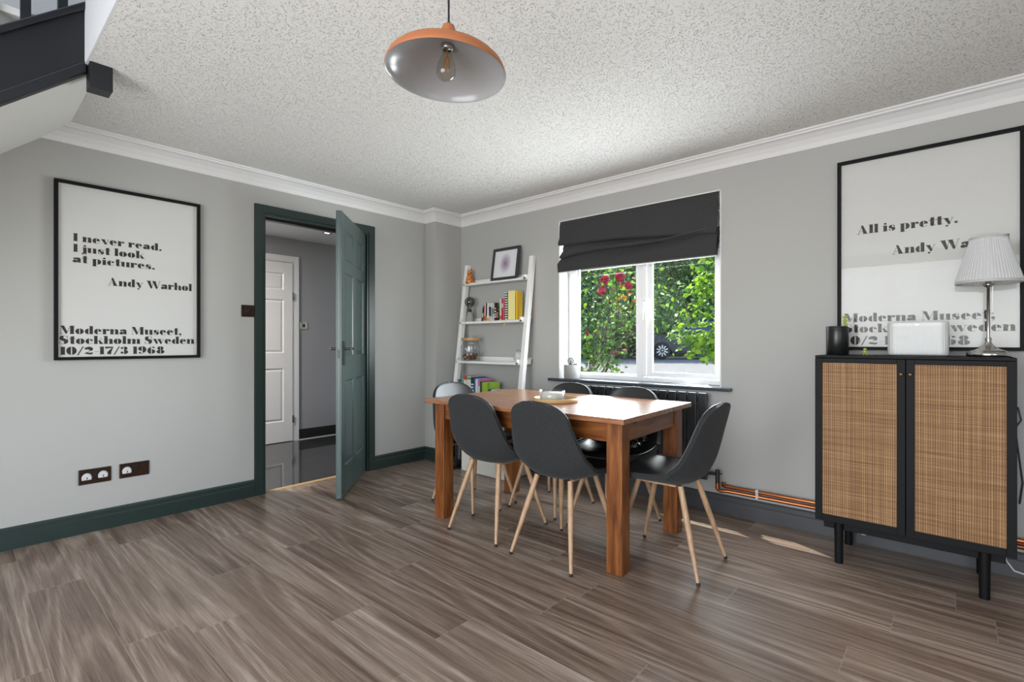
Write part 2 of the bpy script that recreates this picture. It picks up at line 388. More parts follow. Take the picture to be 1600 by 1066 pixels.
# ---------------------------------------------------------------- room shell
CZ = 2.33           # ceiling height
XR, YB = 5.6, -5.4  # right wall, wall behind the camera
OPY = -2.928        # stairwell edge
struct(obj('floor', MB().box(-.02, YB, -.05, XR, 0, 0), M['floor']))
c = MB(); c.box(-.12, OPY, CZ, XR, 0, CZ+.02); c.box(2.0, YB, CZ, XR, OPY, CZ+.02)
struct(obj('ceiling', c, M['ceiling']))
struct(obj('trim_1', MB().box(0, OPY-.008, CZ+.0, 1.992, OPY-.0005, CZ+.27).box(1.992, YB, CZ+.0, 1.9995, OPY-.0005, CZ+.27), M['white_wall']), 'white fascia of the stairwell opening in the ceiling')
c = MB(); DL, DR, DH = -1.83, -.94, 2.06
c.box(-.13, YB, 0, 0, DL, CZ+2.2).box(-.13, DL, DH, 0, DR, CZ+2.2).box(-.13, DR, 0, 0, -.001, CZ+2.2)
struct(obj('wall_left', c, M['wall']))
WX0, WX1, WZ0, WZ1 = 1.335, 2.635, .785, 2.10
c = MB(); c.box(-.13, 0, 0, WX0, .17, CZ+.02).box(WX1, 0, 0, XR, .17, CZ+.02).box(WX0, 0, 0, WX1, .17, WZ0).box(WX0, 0, WZ1, WX1, .17, CZ+.02)
struct(obj('wall_back', c, M['wall']))
struct(obj('trim_2', MB().box(0, -.327, 0, .155, 0, CZ), M['wall']), 'grey boxed pillar in the corner')
c = MB(); c.box(XR, YB, 0, XR+.2, -4.5, CZ).box(XR, -2.3, 0, XR+.2, .25, CZ).box(XR, -4.5, 0, XR+.2, -2.3, .8).box(XR, -4.5, 2.1, XR+.2, -2.3, CZ)
struct(obj('wall_right', c, M['wall']))
c = MB(); c.box(-.13, YB-.2, 0, 1.6, YB, CZ+.02).box(4.6, YB-.2, 0, XR+.2, YB, CZ+.02).box(1.6, YB-.2, 2.2, 4.6, YB, CZ+.02)
struct(obj('wall_front', c, M['wall']))
# reveals (white lining of the window opening)
c = MB(); c.box(WX0-.001, -.001, WZ0, WX0+.006, .13, WZ1).box(WX1-.006, -.001, WZ0, WX1+.001, .13, WZ1).box(WX0, -.001, WZ1-.006, WX1, .13, WZ1+.001)
struct(obj('trim_3', c, M['white']), 'white lining of the window reveal')
# stairwell upper space
c = MB(); c.box(2.0, YB, CZ+.03, 2.05, 0, CZ+2.2).box(-.13, YB-.1, CZ+.02, 2.05, YB, CZ+2.2).box(-.13, .13, CZ+.3, 2.05, .18, CZ+2.2).box(-.13, YB, CZ+2.2, 2.05, 0, CZ+2.25)
struct(obj('wall_upstairs', c, M['white_wall']))
struct(obj('wall_upstairs_left', MB().box(.001, YB, CZ+.03, .012, OPY-.01, CZ+2.2).box(.001, OPY-.0099, CZ+.275, .012, 0, CZ+2.2), M['white_wall']))
struct(obj('floor_upstairs', MB().box(.013, OPY+.001, CZ+.22, 1.99, -.01, CZ+.268), M['white_wall']))
# cornice: profile swept along walls (coved)
def cornice(name, p0, p1, nrm, m0, m1):
    # p0,p1 on wall plane; nrm horizontal unit into the room; m0/m1 mitre (+1 outer, -1 inner, 0 square)
    d = Vector((p1[0]-p0[0], p1[1]-p0[1], 0)).normalized(); n = Vector((*nrm, 0))
    prof = [(0, .098), (.006, .098), (.010, .090), (.018, .072), (.036, .047), (.060, .028), (.078, .022), (.078, .012), (.088, .010), (.088, 0), (0, 0)]
    b = MB(); vs = []
    for P, mtr, sgn in ((p0, m0, -1), (p1, m1, 1)):
        for o, h in prof:
            q = Vector((P[0], P[1], CZ-h))+n*o+d*(sgn*mtr*o); vs.append(tuple(q))
    k = len(prof); fs = [(i, (i+1) % k, (i+1) % k+k, i+k) for i in range(k)]+[tuple(range(k)), tuple(range(2*k-1, k-1, -1))]
    b.add(vs, fs); return struct(obj(name, b, M['cornice']))
cornice('trim_4', (0, -3.03), (0, -.327), (1, 0), 0, -1)
cornice('trim_5', (0, -.327), (.155, -.327), (0, -1), -1, 1)
cornice('trim_6', (.155, -.327), (.155, 0), (1, 0), 1, -1)
cornice('trim_7', (.155, 0), (XR, 0), (0, -1), -1, -1)
def skirting(name, x0, y0, x1, y1, nrm, mat):
    prof = [(0, 0), (.018, 0), (.018, .078), (.013, .084), (.013, .108), (.007, .117), (0, .118)]
    n = Vector((*nrm, 0)); b = MB(); vs = [(x+n.x*o, y+n.y*o, h) for x, y in ((x0, y0), (x1, y1)) for o, h in prof]
    k = len(prof); fs = [(i, (i+1) % k, (i+1) % k+k, i+k) for i in range(k)]+[tuple(range(k)), tuple(range(2*k-1, k-1, -1))]
    b.add(vs, fs); return struct(obj(name, b, mat))
skirting('baseboard_left', 0, YB, 0, -1.878, (1, 0), M['green'])
skirting('baseboard_door_side', 0, -.888, 0, -.327, (1, 0), M['green'])
skirting('baseboard_pillar_front', 0.018, -.327, .173, -.327, (0, -1), M['green'])
skirting('baseboard_pillar_side', .155, -.327, .155, 0, (1, 0), M['green'])
skirting('baseboard_back', .155, 0, XR, 0, (0, -1), M['charcoal_trim'])
skirting('baseboard_right', XR, YB, XR, 0, (-1, 0), M['charcoal_trim'])
# rear glazed doors and side window frames (behind the camera)
g = sempty('window_2', (0, 0, 0))
fr = MB()
for x in (1.6, 3.06, 4.52): fr.box(x, YB-.16, 0, x+.08, YB-.10, 2.2)
fr.box(1.6, YB-.16, 2.12, 4.6, YB-.10, 2.2).box(1.6, YB-.16, 0, 4.6, YB-.10, .08)
obj('window_frame', fr, M['upvc'], g)
g = sempty('window_3', (0, 0, 0)); fr = MB()
for y in (-4.5, -3.44, -2.38): fr.box(XR+.08, y, .8, XR+.14, y+.08, 2.1)
fr.box(XR+.08, -4.5, .8, XR+.14, -2.3, .88).box(XR+.08, -4.5, 2.02, XR+.14, -2.3, 2.1)
obj('window_frame', fr, M['upvc'], g)

# ---------------------------------------------------------------- hall beyond the door
struct(obj('floor_hall', MB().box(-2.0, -3.6, -.05, -.02, 1.2, 0), M['tile']))
struct(obj('ceiling_hall', MB().box(-2.0, -3.6, 2.27, -.12, 1.2, 2.30), M['white_wall']))
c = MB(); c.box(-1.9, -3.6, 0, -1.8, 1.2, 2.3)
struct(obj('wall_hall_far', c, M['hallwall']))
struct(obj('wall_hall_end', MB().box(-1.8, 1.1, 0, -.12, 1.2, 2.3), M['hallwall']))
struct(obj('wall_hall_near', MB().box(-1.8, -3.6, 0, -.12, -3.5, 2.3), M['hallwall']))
struct(obj('baseboard_hall', MB().box(-1.8, -.697, .006, -1.782, 1.1, .118), M['jambdark']))
struct(obj('trim_8', MB().box(-1.8, -.697, 0, -1.778, 1.1, .008), M['white']), 'thin white bead under the black hall skirting')
hl = bpy.data.lights.new('hall_spot', 'AREA'); hl.shape = 'DISK'; hl.size = .3; hl.energy = 48; hl.color = (1, .93, .86)
ho = bpy.data.objects.new('hall_spot_light', hl); COL.objects.link(ho); ho.location = (-1.0, -2.4, 2.25)

def six_panel(wd, ht, th, rows, stile=.10, mull=.10):
    """door leaf in local X (width) / Z, thickness along Y, both faces panelled"""
    b = MB(); core = th/2-.009
    b.box(0, -core, 0, wd, core, ht)
    pw = (wd-2*stile-mull)/2
    xs = [(stile, stile+pw), (stile+pw+mull, wd-stile)]
    for sgn in (-1, 1):
        y0, y1 = sgn*core, sgn*th/2
        b.box(0, y0, 0, stile, y1, ht); b.box(wd-stile, y0, 0, wd, y1, ht); b.box(stile+pw, y0, 0, stile+pw+mull, y1, ht)
        zs = [0]+[z for r in rows for z in r]+[ht]
        for i in range(0, len(zs), 2):
            for xa, xb in xs: b.box(xa, y0, zs[i], xb, y1, zs[i+1])
        for z0, z1 in rows:
            for xa, xb in xs:
                b.frustum(xa+.012, z0+.012, xb-.012, z1-.012, y0, sgn*(th/2-.002), .022)
                # sloped moulding around the recess
                for (q0, q1, q2, q3) in (((xa, z0), (xb, z0), (xb-.010, z0+.010), (xa+.010, z0+.010)), ((xa, z1), (xb, z1), (xb-.010, z1-.010), (xa+.010, z1-.010)),
                                         ((xa, z0), (xa, z1), (xa+.010, z1-.010), (xa+.010, z0+.010)), ((xb, z0), (xb, z1), (xb-.010, z1-.010), (xb-.010, z0+.010))):
                    b.add([(q0[0], y1, q0[1]), (q1[0], y1, q1[1]), (q2[0], y0, q2[1]), (q3[0], y0, q3[1])], [(0, 1, 2, 3)])
    return b
def lever(sgn):
    b = MB(); b.box(-.018, 0, -.085, .018, sgn*.009, .085)
    b.tube([(0, 0, .03), (0, sgn*.048, .03)], .009, 10)
    b.tube([(0, sgn*.048, .03), (.03, sgn*.050, .031), (.105, sgn*.046, .029)], [.010, .0095, .008], 10)
    return b
ROWS = [(.21, .82), (1.0, 1.60), (1.69, 1.91)]
# door 1: green, standing open into the room
d1 = sempty('door_1', (-.012, -.958, 0), 0)
th = R(46)
leaf = obj('door_leaf', six_panel(.80, 2.02, .038, ROWS), M['doorgreen_lit'], d1, bevel=.0015)
leaf['label'] = 'dark green six panel leaf'
leaf.location = (-.019*math.cos(th), -.019*math.sin(th), .008); leaf.rotation_euler = (0, 0, th-PI/2)
# local +X runs from hinge to free edge; local +Y is the face seen from the room
h1 = obj('handle', lever(1), M['blackplastic'], leaf, (.745, .019, 1.02)); h1.scale = (-1, 1, 1); h1['label'] = 'black lever handle'
h2 = obj('handle', lever(-1), M['blackplastic'], leaf, (.745, -.019, 1.02)); h2.scale = (-1, 1, 1)
obj('latch_plate', MB().box(.7995, -.009, .985, .8006, .009, 1.045), M['radiator'], leaf)
for z in (.24, 1.78):
    obj('hinge', MB().box(-.004, .012, z-.045, .004, .024, z+.045).tube([(0, .022, z-.045), (0, .022, z+.045)], .006, 8), M['blackplastic'], leaf)
fr = MB()
def architr(b, x, y0, y1, z1, sgn, wd=.075, t=.018):
    # two step moulding around opening y0..y1 (clear), top z1, on wall plane x, sticking out by sgn
    for (a, c_, tt) in ((0, wd, t*.6), (.018, wd, t)):
        b.box(x, y0-c_, 0, x+sgn*tt, y0-a, z1+a); b.box(x, y1+a, 0, x+sgn*tt, y1+c_, z1+a)
        b.box(x, y0-c_, z1+a, x+sgn*tt, y1+c_, z1+c_)
architr(fr, 0, -1.802, -.962, 2.03, 1)
architr(fr, -.13, -1.802, -.962, 2.03, -1)
obj('architrave', fr, M['green'], d1, (.012, .958, 0))
ln = MB(); ln.box(-.135, -1.832, 0, .002, -1.802, 2.03).box(-.135, -.962, 0, .002, -.932, 2.03).box(-.135, -1.832, 2.03, .002, -.932, 2.06)
ln.box(-.105, -1.802, 0, -.055, -1.790, 2.03).box(-.105, -.974, 0, -.055, -.962, 2.03).box(-.105, -1.802, 2.018, -.055, -.962, 2.03)
obj('door_lining', ln, M['jambdark'], d1, (.012, .958, 0))
obj('threshold_strip', MB().prism([(-.052, 0), (-.046, .005), (-.028, .005), (-.022, 0)], -1.79, -.974, 'y'), M['trayrim'], d1, (.012, .958, 0))
# door 2: white, closed, far side of the hall
d2 = sempty('door_2', (-1.80, -1.56, 0), PI/2)
l2 = obj('door_leaf', six_panel(.78, 1.985, .035, [(.225, .813), (.984, 1.571), (1.68, 1.864)]), M['white'], d2, (0, -.010, .006), bevel=.0015)
f2 = MB()
for (a, c_, tt) in ((0, .07, .012), (.016, .07, .02)):
    f2.box(-c_, 0, 0, -a, -tt, 2.0+a).box(.79+a, 0, 0, .79+c_, -tt, 2.0+a).box(-c_, 0, 2.0+a, .79+c_, -tt, 2.0+c_)
obj('architrave', f2, M['white'], d2, (-.005, -.0, 0))
for z in (.25, 1.62): obj('hinge', MB().box(.772, -.036, z-.04, .792, -.028, z+.04), M['chrome'], d2)

# wall plates
def plate(name, label, cat, y0, z0, y1, z1, x=0, mat='socket', inner=None, group=None):
    t = thing(name, label, cat, (x, (y0+y1)/2, (z0+z1)/2), 0, group); hw, hh = (y1-y0)/2, (z1-z0)/2
    obj('plate', MB().box(0, -hw, -hh, .008, hw, hh), M[mat], t, bevel=.003)
    return t, hw, hh
t, hw, hh = plate('light_switch', 'dark bronze light switch on the grey wall left of the green door frame', 'switch', -1.966, 1.286, -1.880, 1.370)
obj('rocker', MB().box(.008, -.013, -.018, .013, .013, .018), M['blackplastic'], t, bevel=.001)
t, hw, hh = plate('light_switch', 'small metal switch on the hall wall beside the white door', 'switch', -.685, 1.255, -.60, 1.34, -1.8, 'chrome')
obj('rocker', MB().box(.008, -.013, -.018, .013, .013, .018), M['blackplastic'], t, bevel=.001)
def socket_face(t, ny, n):
    b = MB()
    b.box(.008, ny-.0035, .012, .0088, ny+.0035, .024); b.box(.008, ny-.015, -.004, .0088, ny-.006, .002); b.box(.008, ny+.006, -.004, .0088, ny+.015, .002)
    obj('socket_holes', b, M['blackplastic'], t)
def cover(y, z, label):
    t = thing('socket_cover', label, 'plug cover', (.0085, y, z), 0, 'white childproof covers on the wall sockets')
    prof = [(-.022, -.018)]+[(-.024*math.cos(a), -.004+.026*math.sin(a)) for a in np.linspace(0, PI, 14)]+[(.022, -.018)]
    b = MB(); n = len(prof)
    vs = [(0, a, b_) for a, b_ in prof]+[(.009, a*.8, b_*.8-.001) for a, b_ in prof]
    b.add(vs, [tuple(range(n, 2*n))]+[(i, i+n, (i+1) % n+n, (i+1) % n) for i in range(n)])
    obj('cover_plate', b, M['whiteplastic'], t)
    obj('finger_slot', MB().box(.009, -.0022, -.012, .0096, .0022, .000), M['blackplastic'], t)
t, hw, hh = plate('double_socket', 'dark bronze double socket with two white covers, low on the left wall', 'socket', -2.841, .279, -2.692, .366)
obj('rocker', MB().box(.008, -.012, .004, .014, .012, .030), M['blackplastic'], t)
t, hw, hh = plate('double_socket', 'dark bronze double socket with one bare outlet, nearer the green door', 'socket', -2.653, .281, -2.504, .368)
obj('rocker', MB().box(.008, -.012, .004, .014, .012, .030), M['blackplastic'], t)
socket_face(t, .042, 1)
cover(-2.804, .322, 'white half-round plug cover on the left socket, its left outlet')
cover(-2.730, .324, 'white half-round plug cover on the left socket, its right outlet')
cover(-2.616, .325, 'lone white half-round plug cover on the socket nearer the green door')
# hall ceiling spotlight
t = thing('ceiling_spotlight', 'small round recessed spotlight in the hall ceiling above the green door', 'ceiling light', (-1.216, -.669, 2.27))
obj('rim', MB().lathe([(.028, 0), (.046, 0), (.048, -.004), (.040, -.008), (.030, -.004), (.028, 0)], n=28, caps=False), M['chrome'], t)
obj('lamp', MB().lathe([(0.0001, -.001), (.028, -.001)], n=28, caps=False), M['spotlamp'], t)

# ---------------------------------------------------------------- stairs
st = thing('staircase', 'dark painted staircase with white soffit, top left corner', 'stairs', (0, -2.93, CZ))
sl_ = .865
def sz(y): return (y-0.05)*sl_   # soffit height relative to (y=-2.93,z=CZ); local y
y1 = -2.4
b = MB(); b.prism([(.045, -.0), (y1, sz(y1)), (y1, sz(y1)+.03), (.045, .03)], .0, .86, 'x'); obj('soffit', b, M['soffit'], st)
b = MB(); b.prism([(.0, -.03), (y1, sz(y1)-.02), (y1, sz(y1)+.27), (0, .245)], .862, .892, 'x'); obj('stringer', b, M['stair'], st)
b = MB(); b.prism([(.0, -.035), (y1, sz(y1)-.03), (y1, sz(y1)+.020), (0, .018)], .856, .905, 'x'); obj('stringer_moulding', b, M['stair'], st, bevel=.004)
b = MB(); b.prism([(.0, .245), (y1, sz(y1)+.27), (y1, sz(y1)+.305), (0, .28)], .850, .91, 'x'); obj('base_rail', b, M['stair'], st, bevel=.004)
b = MB(); b.prism([(.0, 1.10), (y1, sz(y1)+1.13), (y1, sz(y1)+1.18), (0, 1.15)], .850, .91, 'x'); obj('handrail', b, M['stair'], st, bevel=.01)
for i in range(14):
    yy = -.078-.115*i
    obj('spindle', MB().box(.866, yy-.016, .26+yy*sl_, .898, yy+.016, 1.13+yy*sl_), M['stair'], st)
obj('newel_post', MB().box(.905-.040, .003, -.108, .905+.048, .083, 1.25), M['stair'], st, bevel=.003)
for i in range(6):
    yy = -.05-.22*i
    obj('tread', MB().box(.0, yy-.24, .20+yy*sl_-.03+.0, .862, yy+.02, .20+yy*sl_), M['soffit'], st)

# ---------------------------------------------------------------- window 1
W1 = sempty('window_1', (0, 0, 0))
f = MB(); Y0, Y1 = .13, .168; zt = WZ1-.012
f.box(WX0+.007, Y0, .811, 1.425, Y1, zt).box(WX1-.05, Y0, .811, WX1-.007, Y1, zt).box(1.968, Y0, .811, 2.03, Y1, zt)
f.box(1.425, Y0, .811, 1.968, Y1, .846).box(2.03, Y0, .811, WX1-.05, Y1, .846).box(1.425, Y0, zt-.06, 1.968, Y1, zt).box(2.03, Y0, zt-.06, WX1-.05, Y1, zt)
f.box(1.425, Y0+.012, .846, 1.438, Y1-.004, zt-.06).box(1.955, Y0+.012, .846, 1.968, Y1-.004, zt-.06).box(1.438, Y0+.012, .846, 1.955, Y1-.004, .860)
obj('window_frame', f, M['upvc'], W1, bevel=.003)
s_ = MB(); Ys = .112; Ye = .129
s_.box(2.02, Ys, .850, 2.105, Ye, 2.06).box(2.555, Ys, .850, 2.608, Ye, 2.06).box(2.105, Ys, .850, 2.555, Ye, .886).box(2.105, Ys, 2.0, 2.555, Ye, 2.06)
s_.box(2.03, Ys-.008, .858, 2.06, Ys-.0005, 2.05)
sash = obj('opening_sash', s_, M['upvc'], W1, bevel=.003)
hd = MB(); hd.box(2.036, .09, 1.30, 2.058, .1035, 1.42).tube([(2.047, .092, 1.40), (2.047, .075, 1.40)], .009, 10)
hd.tube([(2.047, .075, 1.40), (2.046, .070, 1.36), (2.046, .072, 1.27)], [.009, .008, .006], 10)
obj('window_handle', hd, M['whiteplastic'], sash)
obj('glass_pane', MB().box(1.43, .150, .85, 1.962, .154, 2.03), M['glass'], W1)
obj('glass_pane', MB().box(2.10, .120, .88, 2.56, .124, 2.005), M['glass'], W1)
b = MB(); b.box(WX0+.0065, -.001, .787, WX1-.0065, .1695, .8105).box(1.246, -.045, .787, 2.709, -.001, .8105)
obj('window_sill', b, M['slate'], W1, bevel=.008, seg=3)

# roman blind
def blind():
    t = thing('roman_blind', 'charcoal fabric roman blind bunched up across the top of the window', 'blind', (1.345, 0, 0))
    Wd = 1.275; nx = 110
    rows = []
    for i in range(nx+1):
        u = i/nx; x = u*Wd
        a = 1.905-.015*math.sin(u*2.2)-.075*u**2.2                     # hem of the upper drop
        bmid = 1.845-.05*math.sin(u*3.0)-.012*u if True else 0
        a2 = 1.80+.05*u+.012*math.sin(u*7)
        zb = 1.678+.004*math.sin(u*5)
        w1 = .012*math.sin(9*u+1)+.005*math.sin(23*u); w2 = .014*math.sin(6*u+2)+.006*math.sin(27*u+1); w3 = .010*math.sin(7*u+4)+.004*math.sin(19*u)
        diag = .016*math.sin((u-.5)*14)
        sh = .02*(1-min(1, u*12))                                       # left end narrows below
        pr = [(.020, 2.098), (.004, 2.096), (-.006, 2.06), (-.010+w1*.4, 2.00), (-.016+w1, (2.0+a)/2+.01), (-.034+w1, a+.012), (-.037+w1, a), (-.022+w1, a-.008), (.010, a+.006), (.022, a+.02),
              (.026, a+.004), (.012, a-.028), (-.004+w2, a-.05+.010*math.sin(11*u)), (-.022+w2, (a+a2)/2-.02-.01*math.sin(8*u)), (-.048+w2, a2+.004), (-.050+w2, a2-.008), (-.024+w2, a2-.012), (.000, a2+.0), (.012, a2+.006),
              (.010, a2-.010), (-.010+w3, a2-.035), (-.032+w3, 1.74), (-.030+w3*.5, zb+.012), (-.027+w3*.5, zb), (-.016+w3, zb-.003), (-.008+w3, zb+.004), (-.006, 1.73), (.02, 1.77)]
        rows.append([(x+(sh if 10 <= j <= 16 else 0), y+diag*(.35 if 3 <= j < 9 or 12 < j < 16 else 0), z) for j, (y, z) in enumerate(pr)])
    k = len(rows[0]); vs = [p for r in rows for p in r]
    fs = [(i*k+j, i*k+j+1, (i+1)*k+j+1, (i+1)*k+j) for i in range(nx) for j in range(k-1)]
    o = obj('blind_fabric', MB().add(vs, fs, 0, True), M['blind'], t)
    m = o.modifiers.new('s', 'SOLIDIFY'); m.thickness = .0025
    obj('head_rail', MB().box(0, .018, 2.068, Wd, .045, 2.096), M['trayrim'], t)
    obj('hem_bar', MB().box(.0, -.016, 1.668, Wd-.01, -.010, 1.676), M['white'], t)
    ch = MB()
    for i in range(26): ch.ball((Wd+.004+.003*math.sin(i), -.012, 2.01-.0115*i), .004, n=4)
    obj('beaded_chain', ch, M['blackplastic'], t)
blind()

# pot on the window sill
t = thing('ceramic_pot', 'grey-white pot standing on the left end of the window sill', 'pot', (1.447, .022, .8108))
obj('pot_body', MB().lathe([(.0001, .001), (.061, .0), (.064, .004), (.064, .110), (.061, .112), (.058, .108), (.058, .07), (.0001, .07)], n=32), M['concrete'], t)
cl = MB()
cl.ball((-.012, 0, .098), .018, .014, .008, n=8)
for a in (0, .5, 1.0, 1.7, 2.4): cl.tube([(-.012+.022*math.cos(x)*math.cos(a), .022*math.cos(x)*math.sin(a), .128+.026*math.sin(x)) for x in np.linspace(0, 2*PI, 25)], .0016, 5)
cl.tube([(-.012, 0, .10), (-.012, 0, .128), (-.020, 0, .142)], .003, 6)
obj('wire_ornament', cl, M['blackplastic'], t, (0, 0, .014))
obj('brown_pegs', MB().lathe([(.006, 0), (.006, .02)], (.024, 0, .10), 8).lathe([(.006, 0), (.006, .02)], (.044, .0, .10), 8), M['socket'], t)

# ---------------------------------------------------------------- radiator and pipes
rd = thing('radiator', 'anthracite column radiator of upright flat panels under the window', 'radiator', (1.43, 0, 0))
nP = 17; per = 1.16/nP
for i in range(nP):
    obj('panel', MB().box(i*per, -.100, .215, i*per+per-.011, -.078, .775), M['radiator'], rd, bevel=.006)
obj('rear_manifold', MB().box(.02, -.078, .235, 1.14, -.045, .275).box(.02, -.078, .715, 1.14, -.045, .755).box(.1, -.045, .70, .13, -.004, .74).box(1.0, -.045, .70, 1.03, -.004, .74), M['radiator'], rd)
v = MB(); v.tube([(1.15, -.062, .255), (1.205, -.062, .255)], .010, 10).tube([(1.205, -.062, .20), (1.205, -.062, .285)], .014, 12).tube([(1.205, -.062, .262), (1.235, -.062, .262)], .004, 8)
obj('radiator_valve', v, M['chrome'], rd).active_material = M['radiator']
pp = thing('copper_pipes', 'pair of bare copper pipes running along the skirting to the radiator', 'pipes', (2.63, -.036, 0))
obj('pipe', MB().tube([(.005, -.026, .20), (.005, -.026, .16), (.02, -.018, .150), (.06, 0, .152), (2.6, 0, .152)], .011, 12), M['copper'], pp)
obj('pipe', MB().tube([(.05, 0, .181), (2.6, 0, .181)], .011, 12), M['copper'], pp)
obj('elbow', MB().tube([(.005, -.026, .205), (.005, -.026, .165)], .014, 12).tube([(.05, 0, .181), (.035, 0, .183), (.03, .01, .20)], .013, 10), M['copper'], pp)
for x in (.235, 1.5): obj('pipe_clip', MB().box(x-.008, -.013, .138, x+.008, .018, .196), M['whiteplastic'], pp, bevel=.003)

# ---------------------------------------------------------------- dining table
tb = thing('dining_table', 'red-brown wooden dining table with four square legs, in front of the window', 'table', (1.943, -.888, 0), R(2.0))
TW, TD = 1.37, .868
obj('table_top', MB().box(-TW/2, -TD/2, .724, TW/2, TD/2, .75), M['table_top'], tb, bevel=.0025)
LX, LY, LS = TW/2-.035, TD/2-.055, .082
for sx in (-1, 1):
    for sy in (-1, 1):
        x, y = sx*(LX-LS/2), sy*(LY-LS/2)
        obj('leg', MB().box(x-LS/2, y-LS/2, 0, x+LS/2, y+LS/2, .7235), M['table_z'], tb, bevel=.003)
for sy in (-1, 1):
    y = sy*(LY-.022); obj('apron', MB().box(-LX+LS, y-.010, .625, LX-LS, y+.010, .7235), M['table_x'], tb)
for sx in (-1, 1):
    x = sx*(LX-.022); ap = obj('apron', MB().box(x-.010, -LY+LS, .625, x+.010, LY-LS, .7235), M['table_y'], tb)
    for yy in (-.215, .215): obj('slot', MB().box(x-.0105*1, yy-.016, .700, x+.0105, yy+.016, .7238), M['jambdark'], ap)
# tray and candle on the table
t = thing('round_tray', 'round shallow tray with pale wood rim and navy inside, on the table', 'tray', (1.985, -.925, .7505))
obj('tray_base', MB().lathe([(.0001, .003), (.118, .003), (.118, .006), (.0001, .006)], n=48), M['navydish'], t)
obj('rim', MB().lathe([(.118, .0), (.131, .0), (.133, .004), (.133, .022), (.129, .024), (.126, .020), (.122, .006), (.118, .004), (.118, 0)], n=56, caps=False), M['trayrim'], t)
t = thing('glass_candle', 'wide glass candle with cream wax standing on the round tray', 'candle', (1.965, -.935, .757))
obj('wax', MB().lathe([(.0001, .003), (.068, .003), (.0715, .006), (.0715, .046), (.0001, .046)], n=40), M['candlewax'], t)
obj('glass_bowl', MB().lathe([(.0001, .0), (.071, .0), (.075, .004), (.077, .06), (.0745, .060), (.0725, .006), (.0001, .002)], n=40), M['jarglass'], t)
for a in (0, 2.1, 4.2): obj('wick', MB().tube([(.028*math.cos(a), .028*math.sin(a), .046), (.028*math.cos(a), .028*math.sin(a), .055)], .0012, 5), M['blackplastic'], t)

